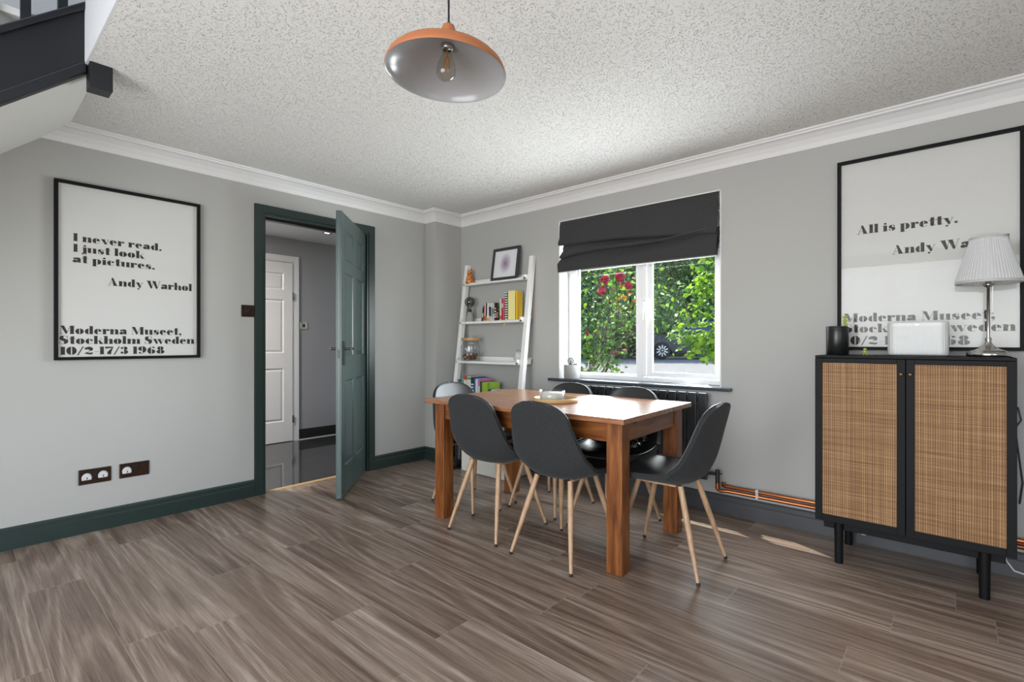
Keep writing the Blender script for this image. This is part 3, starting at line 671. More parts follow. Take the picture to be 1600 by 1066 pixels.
# ---------------------------------------------------------------- chairs
def chair_proto(label):
    t = thing('dining_chair', label, 'chair', (0, 0, 0), 0, 'charcoal shell chairs around the dining table')
    prof = [(.232, .446), (.215, .462), (.17, .464), (.11, .453), (.04, .441), (-.03, .434), (-.085, .433), (-.128, .444), (-.160, .474), (-.184, .52), (-.202, .575), (-.217, .635), (-.230, .69), (-.243, .743), (-.253, .787), (-.258, .812)]
    # resample with Catmull-Rom
    P = [Vector((0, a, b)) for a, b in prof]; fine = []
    for i in range(len(P)-1):
        p0, p1, p2, p3 = P[max(i-1, 0)], P[i], P[i+1], P[min(i+2, len(P)-1)]
        for k in range(3):
            q = k/3; fine.append(.5*((2*p1)+(-p0+p2)*q+(2*p0-5*p1+4*p2-p3)*q*q+(-p0+3*p1-3*p2+p3)*q**3))
    fine.append(P[-1]); L = [0]
    for i in range(1, len(fine)): L.append(L[-1]+(fine[i]-fine[i-1]).length)
    T = L[-1]; Ls = L; fa_ = np.array([[q.y, q.z] for q in fine])
    tt = np.linspace(0, 1, 53); ss = [(1-math.cos(PI*q))/2*.62+q*.38 for q in tt]; L = [T*q for q in ss]
    fine = [Vector((0, float(np.interp(q, Ls, fa_[:, 0])), float(np.interp(q, Ls, fa_[:, 1])))) for q in L]; n = len(fine)
    def W(s):
        f = s/T
        base = np.interp(f, [0, .15, .42, .55, .70, .85, 1], [.208, .222, .228, .224, .200, .176, .162])
        d0 = s/.12; d1 = (T-s)/.125
        e = 1.0
        if d0 < 1: e *= max(0, 1-(1-d0)**2.5)**(1/2.5)
        if d1 < 1: e *= max(0, 1-(1-d1)**2.6)**(1/2.75)
        return max(base*e, .012)
    def curl(s):
        f = s/T; return float(np.interp(f, [0, .15, .35, .5, .62, .85, 1], [.002, .016, .045, .075, .062, .050, .040]))
    m = 20; vs = []
    for i, p in enumerate(fine):
        d = (fine[min(i+1, n-1)]-fine[max(i-1, 0)]).normalized(); N = Vector((0, d.z, -d.y))
        if N.z < 0 and p.y > -.1: N = -N
        N = Vector((0, d.z, -d.y)) if Vector((0, d.z, -d.y)).dot(Vector((0, 1, 1))) > 0 else -Vector((0, d.z, -d.y))
        w_ = W(L[i]); c_ = curl(L[i]); wr = w_/.23
        for j in range(m+1):
            v_ = -1+2*j/m; vs.append(p+Vector((w_*v_, 0, 0))+N*(c_*abs(v_)**2.4*min(1, wr*wr)))
    fs = [(i*(m+1)+j, i*(m+1)+j+1, (i+1)*(m+1)+j+1, (i+1)*(m+1)+j) for i in range(n-1) for j in range(m)]
    b = MB().add(vs, fs, 0, True)
    me = bpy.data.meshes.new('seat_shell'); me.from_pydata([tuple(x) for x in vs], [], fs); me.update()
    for p in me.polygons: p.use_smooth = True
    # make faces point to the sitter's side
    mid = me.polygons[(n//6)*m+m//2]
    if mid.normal.z < 0: me.flip_normals()
    me.materials.append(M['leather']); me.materials.append(M['fabric'])
    o = bpy.data.objects.new('seat_shell', me); COL.objects.link(o); o.parent = t
    sd = o.modifiers.new('s', 'SOLIDIFY'); sd.thickness = .024; sd.offset = -1; sd.material_offset = 1; sd.material_offset_rim = 1
    bv = o.modifiers.new('b', 'BEVEL'); bv.width = .007; bv.segments = 2; bv.limit_method = 'ANGLE'; bv.angle_limit = R(50)
    # piping along the rim
    rim = [vs[i*(m+1)] for i in range(n)]+[vs[(n-1)*(m+1)+j] for j in range(1, m+1)]+[vs[i*(m+1)+m] for i in range(n-2, -1, -1)]+[vs[j] for j in range(m-1, -1, -1)]
    obj('piping', MB().tube(rim, .0042, 6, caps=False), M['leather'], t)
    # under-seat bracket
    br = MB(); br.box(-.112, -.085, .405, -.088, .10, .415).box(.088, -.085, .405, .112, .10, .415).box(-.088, -.02, .405, .088, .02, .415)
    obj('leg_bracket', br, M['beech'], t, bevel=.003)
    for sx in (-1, 1):
        for sy in (-1, 1):
            top = Vector((sx*.105, .105*sy,   .428 if sy > 0 else .412)); ft = Vector((sx*.191, sy*.222, .004))
            k = top.lerp(ft, .35)
            lg = obj('leg', MB().tube([top, k, ft+(top-ft)*.03], [.0135, .0150, .0085], 14), M['beech'], t)
            obj('foot_cap', MB().tube([ft+(top-ft)*.032, ft], [.0088, .0085], 12), M['rubber'], lg)
    return t
ch = chair_proto('grey shell chair on the window side, partly hidden behind the tray and candle')
ch.location = (1.735, -.632, 0); ch.rotation_euler = (0, 0, PI)
dup(ch, (1.738, -1.166, 0), R(0), 'dark grey shell chair seen from behind, left one on the near side')
dup(ch, (2.240, -1.182, 0), R(-0.5), 'dark grey shell chair seen from behind, right one on the near side')
dup(ch, (2.225, -.650, 0), R(180), 'grey shell chair on the window side holding a plastic wrapped bundle')
dup(ch, (2.684, -.910, 0), R(91), 'charcoal shell chair seen side-on at the right end of the table')
dup(ch, (1.288, -.930, 0), R(-94.5), 'shell chair at the left table end, its back toward the ladder shelf')

# wrapped bundle on the rear right chair
t = thing('plastic_wrapped_bundle', 'black folded clothing in crumpled clear plastic on a window side chair', 'bag', (2.235, -.62, .485))
def blobby(rx, ry, rz, amp, seed, n=20):
    rg = np.random.default_rng(seed); ph = rg.uniform(0, 6, 12); b = MB(); vs = []; 
    for i in range(n+1):
        for j in range(2*n):
            a = PI*i/n; c_ = 2*PI*j/(2*n)
            d = Vector((math.sin(a)*math.cos(c_), math.sin(a)*math.sin(c_), math.cos(a)))
            r_ = 1+amp*(math.sin(7*d.x+ph[0])+math.sin(9*d.y+ph[1])*math.sin(8*d.z+ph[2])+.7*math.sin(17*d.x+13*d.y+ph[3])+.6*math.sin(23*d.z-15*d.y+ph[4]))
            vs.append((d.x*rx*r_, d.y*ry*r_, max(d.z*rz*r_, -rz*.75)))
    fs = [(i*2*n+j, i*2*n+(j+1) % (2*n), (i+1)*2*n+(j+1) % (2*n), (i+1)*2*n+j) for i in range(n) for j in range(2*n)]
    return b.add(vs, fs, 0, True)
o = obj('folded_clothing', blobby(.15, .12, .075, .06, 3), M['boot'], t, (-.03, 0, .05))
o = obj('plastic_film', blobby(.115, .105, .082, .10, 5, 30), M['bagfilm'], t, (.085, -.045, .072)); 
for p in o.data.polygons: p.use_smooth = False

# ---------------------------------------------------------------- cabinet
cb = thing('cane_cabinet', 'black two door cabinet with woven cane panels, standing below the right poster', 'cabinet', (3.6045, -.03, 0))
X0, X1, CYF, ZB, ZT = -.3615, .3615, -.39, .208, 1.037
b = MB(); t_ = .018
b.box(X0, CYF+.02, ZB, X0+t_, 0, ZT-.0).box(X1-t_, CYF+.02, ZB, X1, 0, ZT).box(X0, CYF+.02, ZB, X1, 0, ZB+t_).box(X0, CYF, ZT-.012, X1, 0, ZT).box(X0+t_, -.008, ZB, X1-t_, 0, ZT).box(X0+t_, CYF+.03, .60, X1-t_, -.008, .615)
b.box(X0+.03, CYF+.05, ZB-.045, X1-.03, CYF+.07, ZB).box(X0+.03, -.05, ZB-.045, X1-.03, -.03, ZB)
obj('body', b, M['black'], cb, bevel=.0015)
for sx in (-1, 1):
    xa, xb = (X0, -.0015) if sx < 0 else (.0015, X1)
    z0, z1 = ZB, ZT-.014; s_ = .031; yf, yb = CYF, CYF+.018
    b = MB(); b.box(xa, yf, z0, xa+s_, yb, z1).box(xb-s_, yf, z0, xb, yb, z1).box(xa+s_, yf, z0, xb-s_, yb, z0+.034).box(xa+s_, yf, z1-.022, xb-s_, yb, z1)
    dr = obj('door', b, M['black'], cb, bevel=.001)
    cp = obj('cane_panel', MB().box(xa+s_-.002, yf+.006, z0+.032, xb-s_+.002, yf+.010, z1-.020), M['cane'], dr); cp['label'] = 'woven natural cane infill'
    kx = (-.0165 if sx < 0 else .0165)
    obj('knob', MB().lathe([(.0001, 0), (.004, 0), (.004, .008), (.0085, .011), (.0085, .016), (.006, .019), (.0001, .020)], n=16, mat=Matrix.Translation((kx, yf, .955)) @ Matrix.Rotation(R(90), 4, 'X')), M['brass'], dr)
for x in (-.265, .265):
    for y in (CYF+.04, -.04):
        obj('leg', MB().tube([(x, y, ZB), (x, y, 0)], [.020, .018], 18), M['black'], cb)
CT = 1.0375
# black round speaker
t = thing('smart_speaker', 'black cylindrical speaker at the left end of the cabinet', 'speaker', (3.306, -.20, CT))
obj('speaker_body', MB().lathe([(.0001, 0), (.046, 0), (.051, .004), (.051, .146), (.049, .150), (.046, .151), (.0001, .151)], n=40), M['blackplastic'], t)
obj('top_dial', MB().lathe([(.0515, .128), (.0515, .129), (.0505, .129)], n=40, caps=False).lathe([(.0001, .1515), (.038, .1515), (.0385, .1505)], n=32, caps=False), M['black'], t)
# white speaker box
t = thing('white_speaker', 'white rounded rectangular speaker with ribbed front on the cabinet', 'speaker', (3.638, -.20, CT))
def rrect(w_, h_, r_, n=8):
    pts = []
    for cx, cy, a0 in ((w_/2-r_, h_/2-r_, 0), (-w_/2+r_, h_/2-r_, 90), (-w_/2+r_, -h_/2+r_, 180), (w_/2-r_, -h_/2+r_, 270)):
        for k in range(n+1): a = R(a0+90*k/n); pts.append((cx+r_*math.cos(a), cy+r_*math.sin(a)))
    return pts
bb = MB(); pl = rrect(.232, .10, .03); bb.prism(pl, .002, .166, 'z')
obj('speaker_body', bb, M['whiteplastic'], t, bevel=.008, seg=3)
rb = MB()
for i in range(30): x = -.0985+.0068*i; rb.box(x-.0016, -.0525, .012, x+.0016, -.049, .145)
obj('ribbed_grille', rb, M['cement_white'], t)
obj('logo_mark', MB().box(-.006, -.0515, .149, .006, -.0498, .1515), M['chrome'], t)
# small lime toys
def toy(name, label, loc, s=1.0, rot=0):
    t = thing(name, label, 'toy', loc, rot, None)
    b = MB(); b.ball((0, 0, .018*s), .0055*s, .005*s, .008*s, n=8)
    b.tube([(-.003*s, 0, .013*s), (-.006*s, -.002*s, .006*s), (-.0075*s, -.004*s, .0025*s)], .0028*s, 6).tube([(.003*s, 0, .013*s), (.006*s, -.002*s, .006*s), (.0075*s, -.004*s, .0025*s)], .0028*s, 6)
    b.tube([(-.004*s, 0, .022*s), (-.010*s, -.002*s, .019*s), (-.011*s, -.004*s, .013*s)], .002*s, 6).tube([(.004*s, 0, .022*s), (.010*s, -.002*s, .019*s), (.011*s, -.004*s, .013*s)], .002*s, 6)
    obj('body', b, M['toy'], t)
    obj('head', MB().box(-.0065*s, -.005*s, .0265*s, .0065*s, .005*s, .0355*s), M['toy'], t, bevel=.002*s)
    return t
toy('toy_figure', 'tiny lime green toy figure standing on the cabinet between the two speakers', (3.438, -.30, CT), 1.0, R(20))
toy('toy_figure', 'tiny lime green toy figure perched on top of the black cylindrical speaker', (3.338, -.185, CT+.1515), 1.55, R(60))
# table lamp
t = thing('table_lamp', 'nickel table lamp with white pleated shade at the right end of the cabinet', 'lamp', (3.888, -.20, CT))
obj('base', MB().lathe([(.0001, 0), (.073, 0), (.076, .004), (.076, .016), (.072, .020), (.066, .021), (.060, .027), (.044, .032), (.030, .040), (.018, .052), (.011, .066), (.010, .074), (.0125, .080), (.011, .086), (.0001, .088)], n=48), M['chrome'], t)
obj('stem', MB().lathe([(.0062, .085), (.0062, .315), (.014, .318), (.021, .324), (.022, .330), (.010, .334), (.010, .37)], n=24), M['chrome'], t)
obj('pull_chain', MB().tube([(.014, -.004, .32), (.014, -.004, .20)], .0014, 6).ball((.014, -.004, .197), .004, n=6), M['chrome'], t)
pz = []; nn = 180
for k, (rr, zz) in enumerate(((.113, .335), (.1125, .350), (.0655, .523), (.065, .540))):
    for j in range(nn):
        p_ = (.0016 if k in (1, 2) else .0004)*(1 if j % 3 == 0 else -.4)
        a = 2*PI*j/nn; pz.append(((rr+p_)*math.cos(a), (rr+p_)*math.sin(a), zz))
sh = obj('lamp_shade', MB().add(pz, [(i*nn+j, i*nn+(j+1) % nn, (i+1)*nn+(j+1) % nn, (i+1)*nn+j) for i in range(3) for j in range(nn)], 0, False), M['white'], t)
def shademat():
    a = NT('white_pleated_shade'); tr = a.n('BsdfTranslucent'); tr.inputs[0].default_value = (.8, .8, .8, 1)
    a.set(a.mix(a.noise(a.coord(scale=(60, 60, 2)), 1, 2), (.86, .86, .87, 1), (.76, .76, .78, 1)), .8, 0, .2); mx = a.n('MixShader'); mx.inputs[0].default_value = .35
    a.l(a.b.outputs[0], mx.inputs[1]); a.l(tr.outputs[0], mx.inputs[2]); a.l(mx.outputs[0], a.out.inputs[0]); return a.m
sh.data.materials[0] = shademat(); sh.modifiers.new('s', 'SOLIDIFY').thickness = .0012
obj('shade_trim', MB().lathe([(.1135, .333), (.115, .333), (.1142, .345), (.1128, .345)], n=64, caps=False), M['cement_white'], t)
obj('shade_trim', MB().lathe([(.0655, .534), (.067, .534), (.0663, .543), (.0648, .543)], n=64, caps=False), M['cement_white'], t)
# cables
t = tag(obj('power_cable', MB().tube([(3.995, -.02, .80), (4.005, -.03, .74), (3.985, -.03, .70), (3.995, -.03, .60), (4.01, -.03, .45), (4.0, -.03, .35)], .004, 6), M['blackplastic']), 'black power cable hanging down the wall right of the cabinet', 'cable')
t = tag(obj('power_cable', MB().tube([(3.935, -.30, .205), (3.94, -.31, .16), (3.965, -.30, .12), (4.02, -.27, .10), (4.10, -.22, .09)], .0028, 6), M['whiteplastic']), 'white cable curling from beneath the right end of the cabinet', 'cable')
pts = [(3.36+.035*math.sin(1.7*x)+.01*x, -.20+.012*math.cos(x), .14+.030*math.cos(2.3*x)) for x in np.linspace(0, 6.5, 40)]
t = tag(obj('power_cable', MB().tube(pts, .0022, 6), M['whiteplastic']), 'thin white cable looped under the left end of the cabinet', 'cable')

# ---------------------------------------------------------------- lettering (fat-face serif)
def E_(cx, cy, rx, ry, a0=0, a1=360, n=20): return [(cx+rx*math.cos(R(a0+(a1-a0)*k/n)), cy+ry*math.sin(R(a0+(a1-a0)*k/n))) for k in range(n+1)]
def Rc(x0, y0, x1, y1): return [(x0, y0), (x1, y0), (x1, y1), (x0, y1)]
def HL(cx, cy, rx, ry): return E_(cx, cy, rx, ry, 90, 270)
def HR(cx, cy, rx, ry): return E_(cx, cy, rx, ry, -90, 90)
def ARC(cx, cy, rx, ry, a0, a1, t0=.036, n=10):
    o = E_(cx, cy, rx, ry, a0, a1, n); i = E_(cx, cy, rx-t0, ry-t0, a0, a1, n); return o+i[::-1]
def Dk(cx, cy, r): return E_(cx, cy, r, r, 0, 340, 12)
XH = .66; HT = .036; SW = .27
def serif(x0, x1, y): return Rc(x0, y, x1, y+HT)
def stem(x, y0, y1, w_=SW, s0=True, s1=False):
    o = [Rc(x, y0, x+w_, y1)]
    if s0: o.append(serif(x-.05, x+w_+.05, y0))
    if s1: o.append([(x, y1), (x-.07, y1), (x-.07, y1-HT), (x, y1-HT-.03)])
    return o
def oo(x, h=XH, y=0, w_=.66, gap=.075):
    c_ = x+w_/2; r_ = (w_-gap)/2
    return [HL(c_-gap/2, y+h/2, r_, h/2+.012), HR(c_+gap/2, y+h/2, r_, h/2+.012), Rc(c_-gap/2, y+h-HT, c_+gap/2, y+h), Rc(c_-gap/2, y, c_+gap/2, y+HT)]
G = {}
def g(ch_, adv, polys): G[ch_] = (adv, polys)
g(' ', .30, []); g('o', .72, oo(.02))
g('i', .40, stem(.06, 0, XH, SW, True, True)+[Dk(.195, .86, .115)])
g('j', .38, [Rc(.08, -.12, .35, XH), [(.08, XH), (.01, XH), (.01, XH-.05), (.08, XH-.05)], ARC(.17, -.12, .18, .16, 180, 360), Dk(.04, -.14, .09), Dk(.215, .86, .115)])
g('l', .40, stem(.06, 0, 1, SW, True, True)); g('I', .42, stem(.07, 0, 1, .29)+[serif(.02, .41, 1-HT)]); g('1', .42, stem(.07, 0, 1, .29)+[[(.07, 1), (-.02, .93), (-.02, .91), (.07, .94)]])
g('n', .80, stem(.06, 0, XH, SW, True, True)+[Rc(.47, 0, .74, .48), HR(.47+.0, .40, .27, .26), E_(.605, .46, .135, .20), serif(.42, .79, 0), ARC(.47, .38, .14, .28, 60, 180)])
g('m', 1.18, G['n'][1]+[Rc(.86, 0, 1.13, .48), E_(.995, .46, .135, .20), serif(.81, 1.18, 0), ARC(.86, .38, .14, .28, 60, 180)])
g('r', .62, stem(.06, 0, XH, SW, True, True)+[ARC(.45, .40, .13, .26, 70, 180), Dk(.50, .53, .115)])
g('h', .80, stem(.06, 0, 1, SW, True, True)+[Rc(.47, 0, .74, .48), E_(.605, .46, .135, .20), serif(.42, .79, 0), ARC(.47, .38, .14, .28, 60, 180)])
g('u', .80, [Rc(.06, .18, .33, XH), E_(.195, .20, .135, .20), Rc(.47, 0, .74, XH), serif(.0, .33, XH-HT), serif(.42, .74, XH-HT), serif(.47, .79, 0), ARC(.33, .28, .14, .28, 180, 300)])
g('t', .50, [Rc(.12, .12, .39, .90), E_(.255, .14, .135, .15), [(.12, .90), (.39, .95), (.39, .85)], Rc(.0, XH-.05, .52, XH), ARC(.37, .16, .12, .15, 250, 350)])
g('e', .68, [HL(.31, XH/2, .28, XH/2+.012), [(.37, XH*.50), (.64, XH*.50)]+E_(.37, XH*.50, .27, XH*.5, 0, 90)[1:], Rc(.31, XH-HT, .38, XH), Rc(.31, XH*.49, .64, XH*.49+HT), ARC(.34, XH*.42, .30, XH*.42, 200, 330)])
g('c', .64, [HL(.31, XH/2, .28, XH/2+.012), ARC(.34, XH*.55, .24, XH*.45, 20, 110), Dk(.49, .47, .11), ARC(.34, XH*.42, .28, XH*.42, 210, 330)])
g('a', .72, [Rc(.38, .06, .65, .44), E_(.44, .44, .21, .22, 0, 180), serif(.38, .72, 0), Dk(.19, .50, .11), ARC(.34, .46, .21, .20, 90, 180), E_(.21, .17, .18, .17), Rc(.2, .33, .4, .33+HT)])
g('d', .76, [HL(.33, XH/2, .29, XH/2+.012), Rc(.42, 0, .69, 1), serif(.42, .74, 0), serif(.36, .69, 1-HT), Rc(.33, XH-HT, .42, XH), Rc(.33, 0, .42, HT)])
g('p', .78, [Rc(.06, -.28, .33, XH), serif(.0, .39, -.28), serif(.0, .06, XH-HT), HR(.44, XH/2, .29, XH/2+.012), Rc(.33, XH-HT, .44, XH), Rc(.33, 0, .44, HT)])
g('s', .60, [[(.06, .52), (.16, .64), (.32, .66), (.30, .44), (.55, .34), (.56, .16), (.46, .02), (.30, 0), (.32, .20), (.08, .34)], ARC(.34, .46, .2, .20, 20, 90), ARC(.28, .2, .22, .20, 180, 270), Dk(.47, .50, .06), Dk(.12, .16, .06)])
g('k', .80, stem(.06, 0, 1, SW, True, True)+[[(.33, .30), (.60, XH), (.62, XH), (.36, .27)], [(.40, .42), (.52, .46), (.80, 0), (.50, 0)], serif(.50, .72, XH-HT), serif(.44, .84, 0)])
g('v', .72, [[(.04, XH), (.34, XH), (.52, .08), (.46, -.01), (.36, -.01)], [(.44, .02), (.64, XH), (.67, XH), (.48, .0)], serif(.0, .38, XH-HT), serif(.54, .74, XH-HT)])
g('y', .72, [[(.04, XH), (.34, XH), (.52, .08), (.46, -.01), (.36, -.01)], [(.30, -.24), (.64, XH), (.67, XH), (.33, -.26)], serif(.0, .38, XH-HT), serif(.54, .74, XH-HT), Dk(.26, -.18, .09)])
g('w', 1.06, [[(.04, XH), (.32, XH), (.46, .08), (.40, -.01), (.32, -.01)], [(.38, .0), (.50, XH), (.53, XH), (.42, .0)], [(.44, XH), (.72, XH), (.84, .08), (.78, -.01), (.70, -.01)], [(.76, .0), (.97, XH), (1.0, XH), (.80, .0)], serif(.0, .34, XH-HT), serif(.40, .76, XH-HT), serif(.88, 1.08, XH-HT)])
g('A', .98, [[(.36, 1), (.52, 1), (.88, 0), (.56, 0)], [(.12, 0), (.40, .86), (.43, .86), (.15, 0)], serif(.02, .28, 0), serif(.50, .96, 0), Rc(.22, .28, .62, .28+HT)])
g('M', 1.22, [[(.10, 1), (.38, 1), (.64, .22), (.54, .0), (.50, 0)], [(.56, .08), (.84, 1), (.87, 1), (.60, .08)], Rc(.84, 0, 1.13, 1), Rc(.14, 0, .165, 1), serif(.04, .28, 0), serif(.78, 1.20, 0), serif(.04, .30, 1-HT), serif(.84, 1.20, 1-HT)])
g('W', 1.40, [[(.06, 1), (.38, 1), (.58, .12), (.52, -.01), (.42, -.01)], [(.50, .0), (.66, 1), (.69, 1), (.54, 0)], [(.58, 1), (.90, 1), (1.10, .12), (1.04, -.01), (.94, -.01)], [(1.02, 0), (1.30, 1), (1.33, 1), (1.06, 0)], serif(.0, .44, 1-HT), serif(.52, .96, 1-HT), serif(1.18, 1.42, 1-HT)])
g('S', .78, [[(.08, .80), (.20, .98), (.40, 1.0), (.38, .70), (.72, .52), (.73, .22), (.60, .03), (.40, 0), (.42, .30), (.10, .52)], ARC(.42, .72, .26, .28, 10, 90), ARC(.36, .28, .28, .28, 180, 270), Rc(.66, .66, .685, 1), Rc(.08, 0, .105, .34)])
g('0', .80, oo(.03, 1, 0, .74, .09)); g('O', .8, G['0'][1])
g('2', .76, [Dk(.20, .76, .14), E_(.40, .70, .30, .30, -60, 150), [(.40, .46), (.66, .62), (.30, .30), (.10, .10), (.06, .02)], [(.06, .16), (.22, .30), (.50, .22), (.68, .28), (.70, .14), (.56, -.01), (.36, .02), (.14, .10)]])
g('3', .74, [Dk(.19, .80, .12), HR(.36, .76, .28, .25), HR(.36, .27, .32, .28), Dk(.19, .20, .13), ARC(.36, .76, .2, .25, 90, 150), ARC(.36, .27, .22, .28, 210, 270), Rc(.26, .50, .38, .52)])
g('6', .78, [HL(.36, .42, .32, .46), HR(.43, .30, .30, .31), Rc(.36, .58, .45, .60), Rc(.36, -.01, .43, .01), ARC(.42, .55, .26, .45, 60, 120), Dk(.58, .86, .11)])
g('9', .78, [HR(.42, .58, .32, .46), HL(.35, .70, .30, .31), Rc(.33, .40, .42, .42), Rc(.35, .99, .42, 1.01), ARC(.36, .45, .26, .45, 240, 300), Dk(.20, .14, .11)])
g('8', .80, [HL(.38, .75, .26, .26), HR(.42, .75, .26, .26), HL(.38, .26, .33, .27), HR(.44, .26, .32, .27), Rc(.36, .98, .44, 1.0), Rc(.36, 0, .44, .02)])
g('7', .70, [[(.04, 1), (.66, 1), (.66, .86), (.10, .74), (.04, .74)], [(.60, .90), (.66, .90), (.52, .30), (.50, 0), (.20, 0), (.22, .30)]])
g('/', .48, [[(.0, -.08), (.10, -.08), (.50, 1.04), (.40, 1.04)]]); g('–', .40, [Rc(.02, .33, .38, .37)])
g('.', .34, [Dk(.16, .12, .125)]); g(',', .34, [Dk(.16, .12, .125), [(.27, .12), (.24, -.08), (.10, -.22), (.09, -.20), (.17, -.06)]])
def text_polys(txt, x0, x1, base, cap):
    adv = 0; out = []
    for c_ in txt:
        a, ps = G[c_]
        out += [[(adv+x, y) for x, y in p] for p in ps]; adv += a
    allx = [x for p in out for x, _ in p]; mn, mx_ = min(allx), max(allx); k = (x1-x0)/(mx_-mn)
    return [[(x0+(x-mn)*k, base+y*cap) for x, y in p] for p in out]
def poster(name, label, wd, ht, lines, loc, rotz, z0):
    """local X = reading direction, Z up, -Y toward the viewer"""
    t = thing(name, label, 'poster', (loc[0], loc[1], z0), rotz, None); fw_ = .017
    b = MB(); b.box(0, -.030, 0, fw_, 0, ht).box(wd-fw_, -.030, 0, wd, 0, ht).box(fw_, -.030, 0, wd-fw_, 0, fw_).box(fw_, -.030, ht-fw_, wd-fw_, 0, ht)
    obj('frame', b, M['frameblack'], t, bevel=.001)
    pp_ = obj('printed_sheet', MB().box(fw_, -.010, fw_, wd-fw_, -.002, ht-fw_), M['paper'], t)
    lb = MB()
    for i, (txt, x0, x1, base, cap) in enumerate(lines):
        for q, p in enumerate(text_polys(txt, x0, x1, base, cap)):
            yy = -.0106-.00002*(q % 7); lb.add([(x, yy, z) for x, z in p], [tuple(range(len(p)))])
    lt = obj('lettering', lb, M['ink'], pp_)
    obj('glazing', MB().box(fw_-.001, -.022, fw_-.001, wd-fw_+.001, -.020, ht-fw_+.001), M['posterglass'], t)
    return t
PY, PZ = -2.946, 1.003
A_ = [('I never read.', -2.869, -2.444, 1.682, .045), ('I just look', -2.869, -2.531, 1.621, .045), ('at pictures.', -2.871, -2.480, 1.560, .045), ('Andy Warhol', -2.714, -2.276, 1.441, .047),
      ('Moderna Museet,', -2.926, -2.336, 1.151, .047), ('Stockholm Sweden', -2.927, -2.262, 1.094, .047), ('10/2–17/3 1968', -2.926, -2.429, 1.033, .045)]
poster('framed_poster', 'black framed poster with bold serif quote in three lines, left of the green door', .718, 1.015,
       [(a, x0-PY+.004, x1-PY+.004, b_-PZ, c_) for a, x0, x1, b_, c_ in A_], (.002, PY), PI/2, PZ)
QX, QZ = 3.281, 1.062
B_ = [('All is pretty.', 3.37, 3.786, 1.697, .047), ('Andy Warhol', 3.524, 3.97, 1.570, .047), ('Moderna Museet,', 3.310, 3.919, 1.216, .047), ('Stockholm Sweden', 3.310, 3.990, 1.157, .047), ('10/2–17/3 1968', 3.310, 3.830, 1.091, .046)]
poster('framed_poster', 'black framed poster with a short one line quote, behind the cabinet lamp', .738, 1.048,
       [(a, x0-QX, x1-QX, b_-QZ, c_) for a, x0, x1, b_, c_ in B_], (QX, -.002), 0, QZ)

# ---------------------------------------------------------------- pendant lamp
t = thing('pendant_lamp', 'copper coloured dome pendant lamp with grey inside, hanging from the ceiling', 'pendant lamp', (2.549, -2.277, 1.963))
tilt = Matrix.Rotation(R(3.2), 4, Vector((-math.sin(R(41.5)), math.cos(R(41.5)), 0)))
RR = .192
outer = [(RR, 0), (RR+.001, .004), (RR*.990, .013), (RR*.96, .026), (RR*.88, .041), (RR*.70, .062), (RR*.45, .082), (RR*.2, .094), (.020, .098)]
inner = [(.0001, .095), (RR*.2, .090), (RR*.44, .078), (RR*.68, .059), (RR*.86, .038), (RR*.94, .023), (RR*.972, .012), (RR*.980, .003), (RR, 0)]
obj('shade_outer', MB().lathe(outer, n=72, mat=tilt, caps=False), M['copperlamp'], t)
obj('shade_inner', MB().lathe(inner, n=72, mat=tilt, caps=False), M['enamel'], t)
obj('lamp_cap', MB().lathe([(.024, .094), (.0245, .115), (.023, .140), (.019, .154), (.010, .160), (.0001, .161)], n=32, mat=tilt, caps=False), M['copperlamp'], t)
ctop = tilt @ Vector((0, 0, .158))
obj('cord', MB().tube([ctop, ctop+Vector((0, 0, .012)), (ctop.x, ctop.y, CZ-1.963-.02)], [.010, .0035, .0035], 8), M['blackplastic'], t)
obj('ceiling_rose', MB().lathe([(.0001, -.024), (.03, -.022), (.042, -.006), (.045, 0)], (ctop.x, ctop.y, CZ-1.963), 28, caps=False), M['copperlamp'], t)
hs = obj('bulb_holder', MB().lathe([(.0001, .0945), (.019, .094), (.020, .084), (.017, .078), (.013, .077)], n=24, mat=tilt, caps=False), M['chrome'], t)
bl = thing('filament_bulb', 'clear teardrop filament bulb inside the pendant lamp', 'light bulb', (2.549, -2.277, 1.963))
obj('glass_envelope', MB().lathe([(.013, .078), (.014, .068), (.020, .050), (.028, .030), (.0315, .013), (.030, -.001), (.023, -.013), (.011, -.020), (.0001, -.022)], n=32, mat=tilt, caps=False), M['bulbglass'], bl)
fl = MB()
for a in np.linspace(0, 2*PI, 7)[:-1]: fl.tube([(.007*math.cos(a), .007*math.sin(a), .052), (.010*math.cos(a+.3), .010*math.sin(a+.3), .016)], .0012, 5, mat=tilt)
fl.tube([(0, 0, .076), (0, 0, .050)], .003, 6, mat=tilt)
obj('filament', fl, M['filament'], bl)

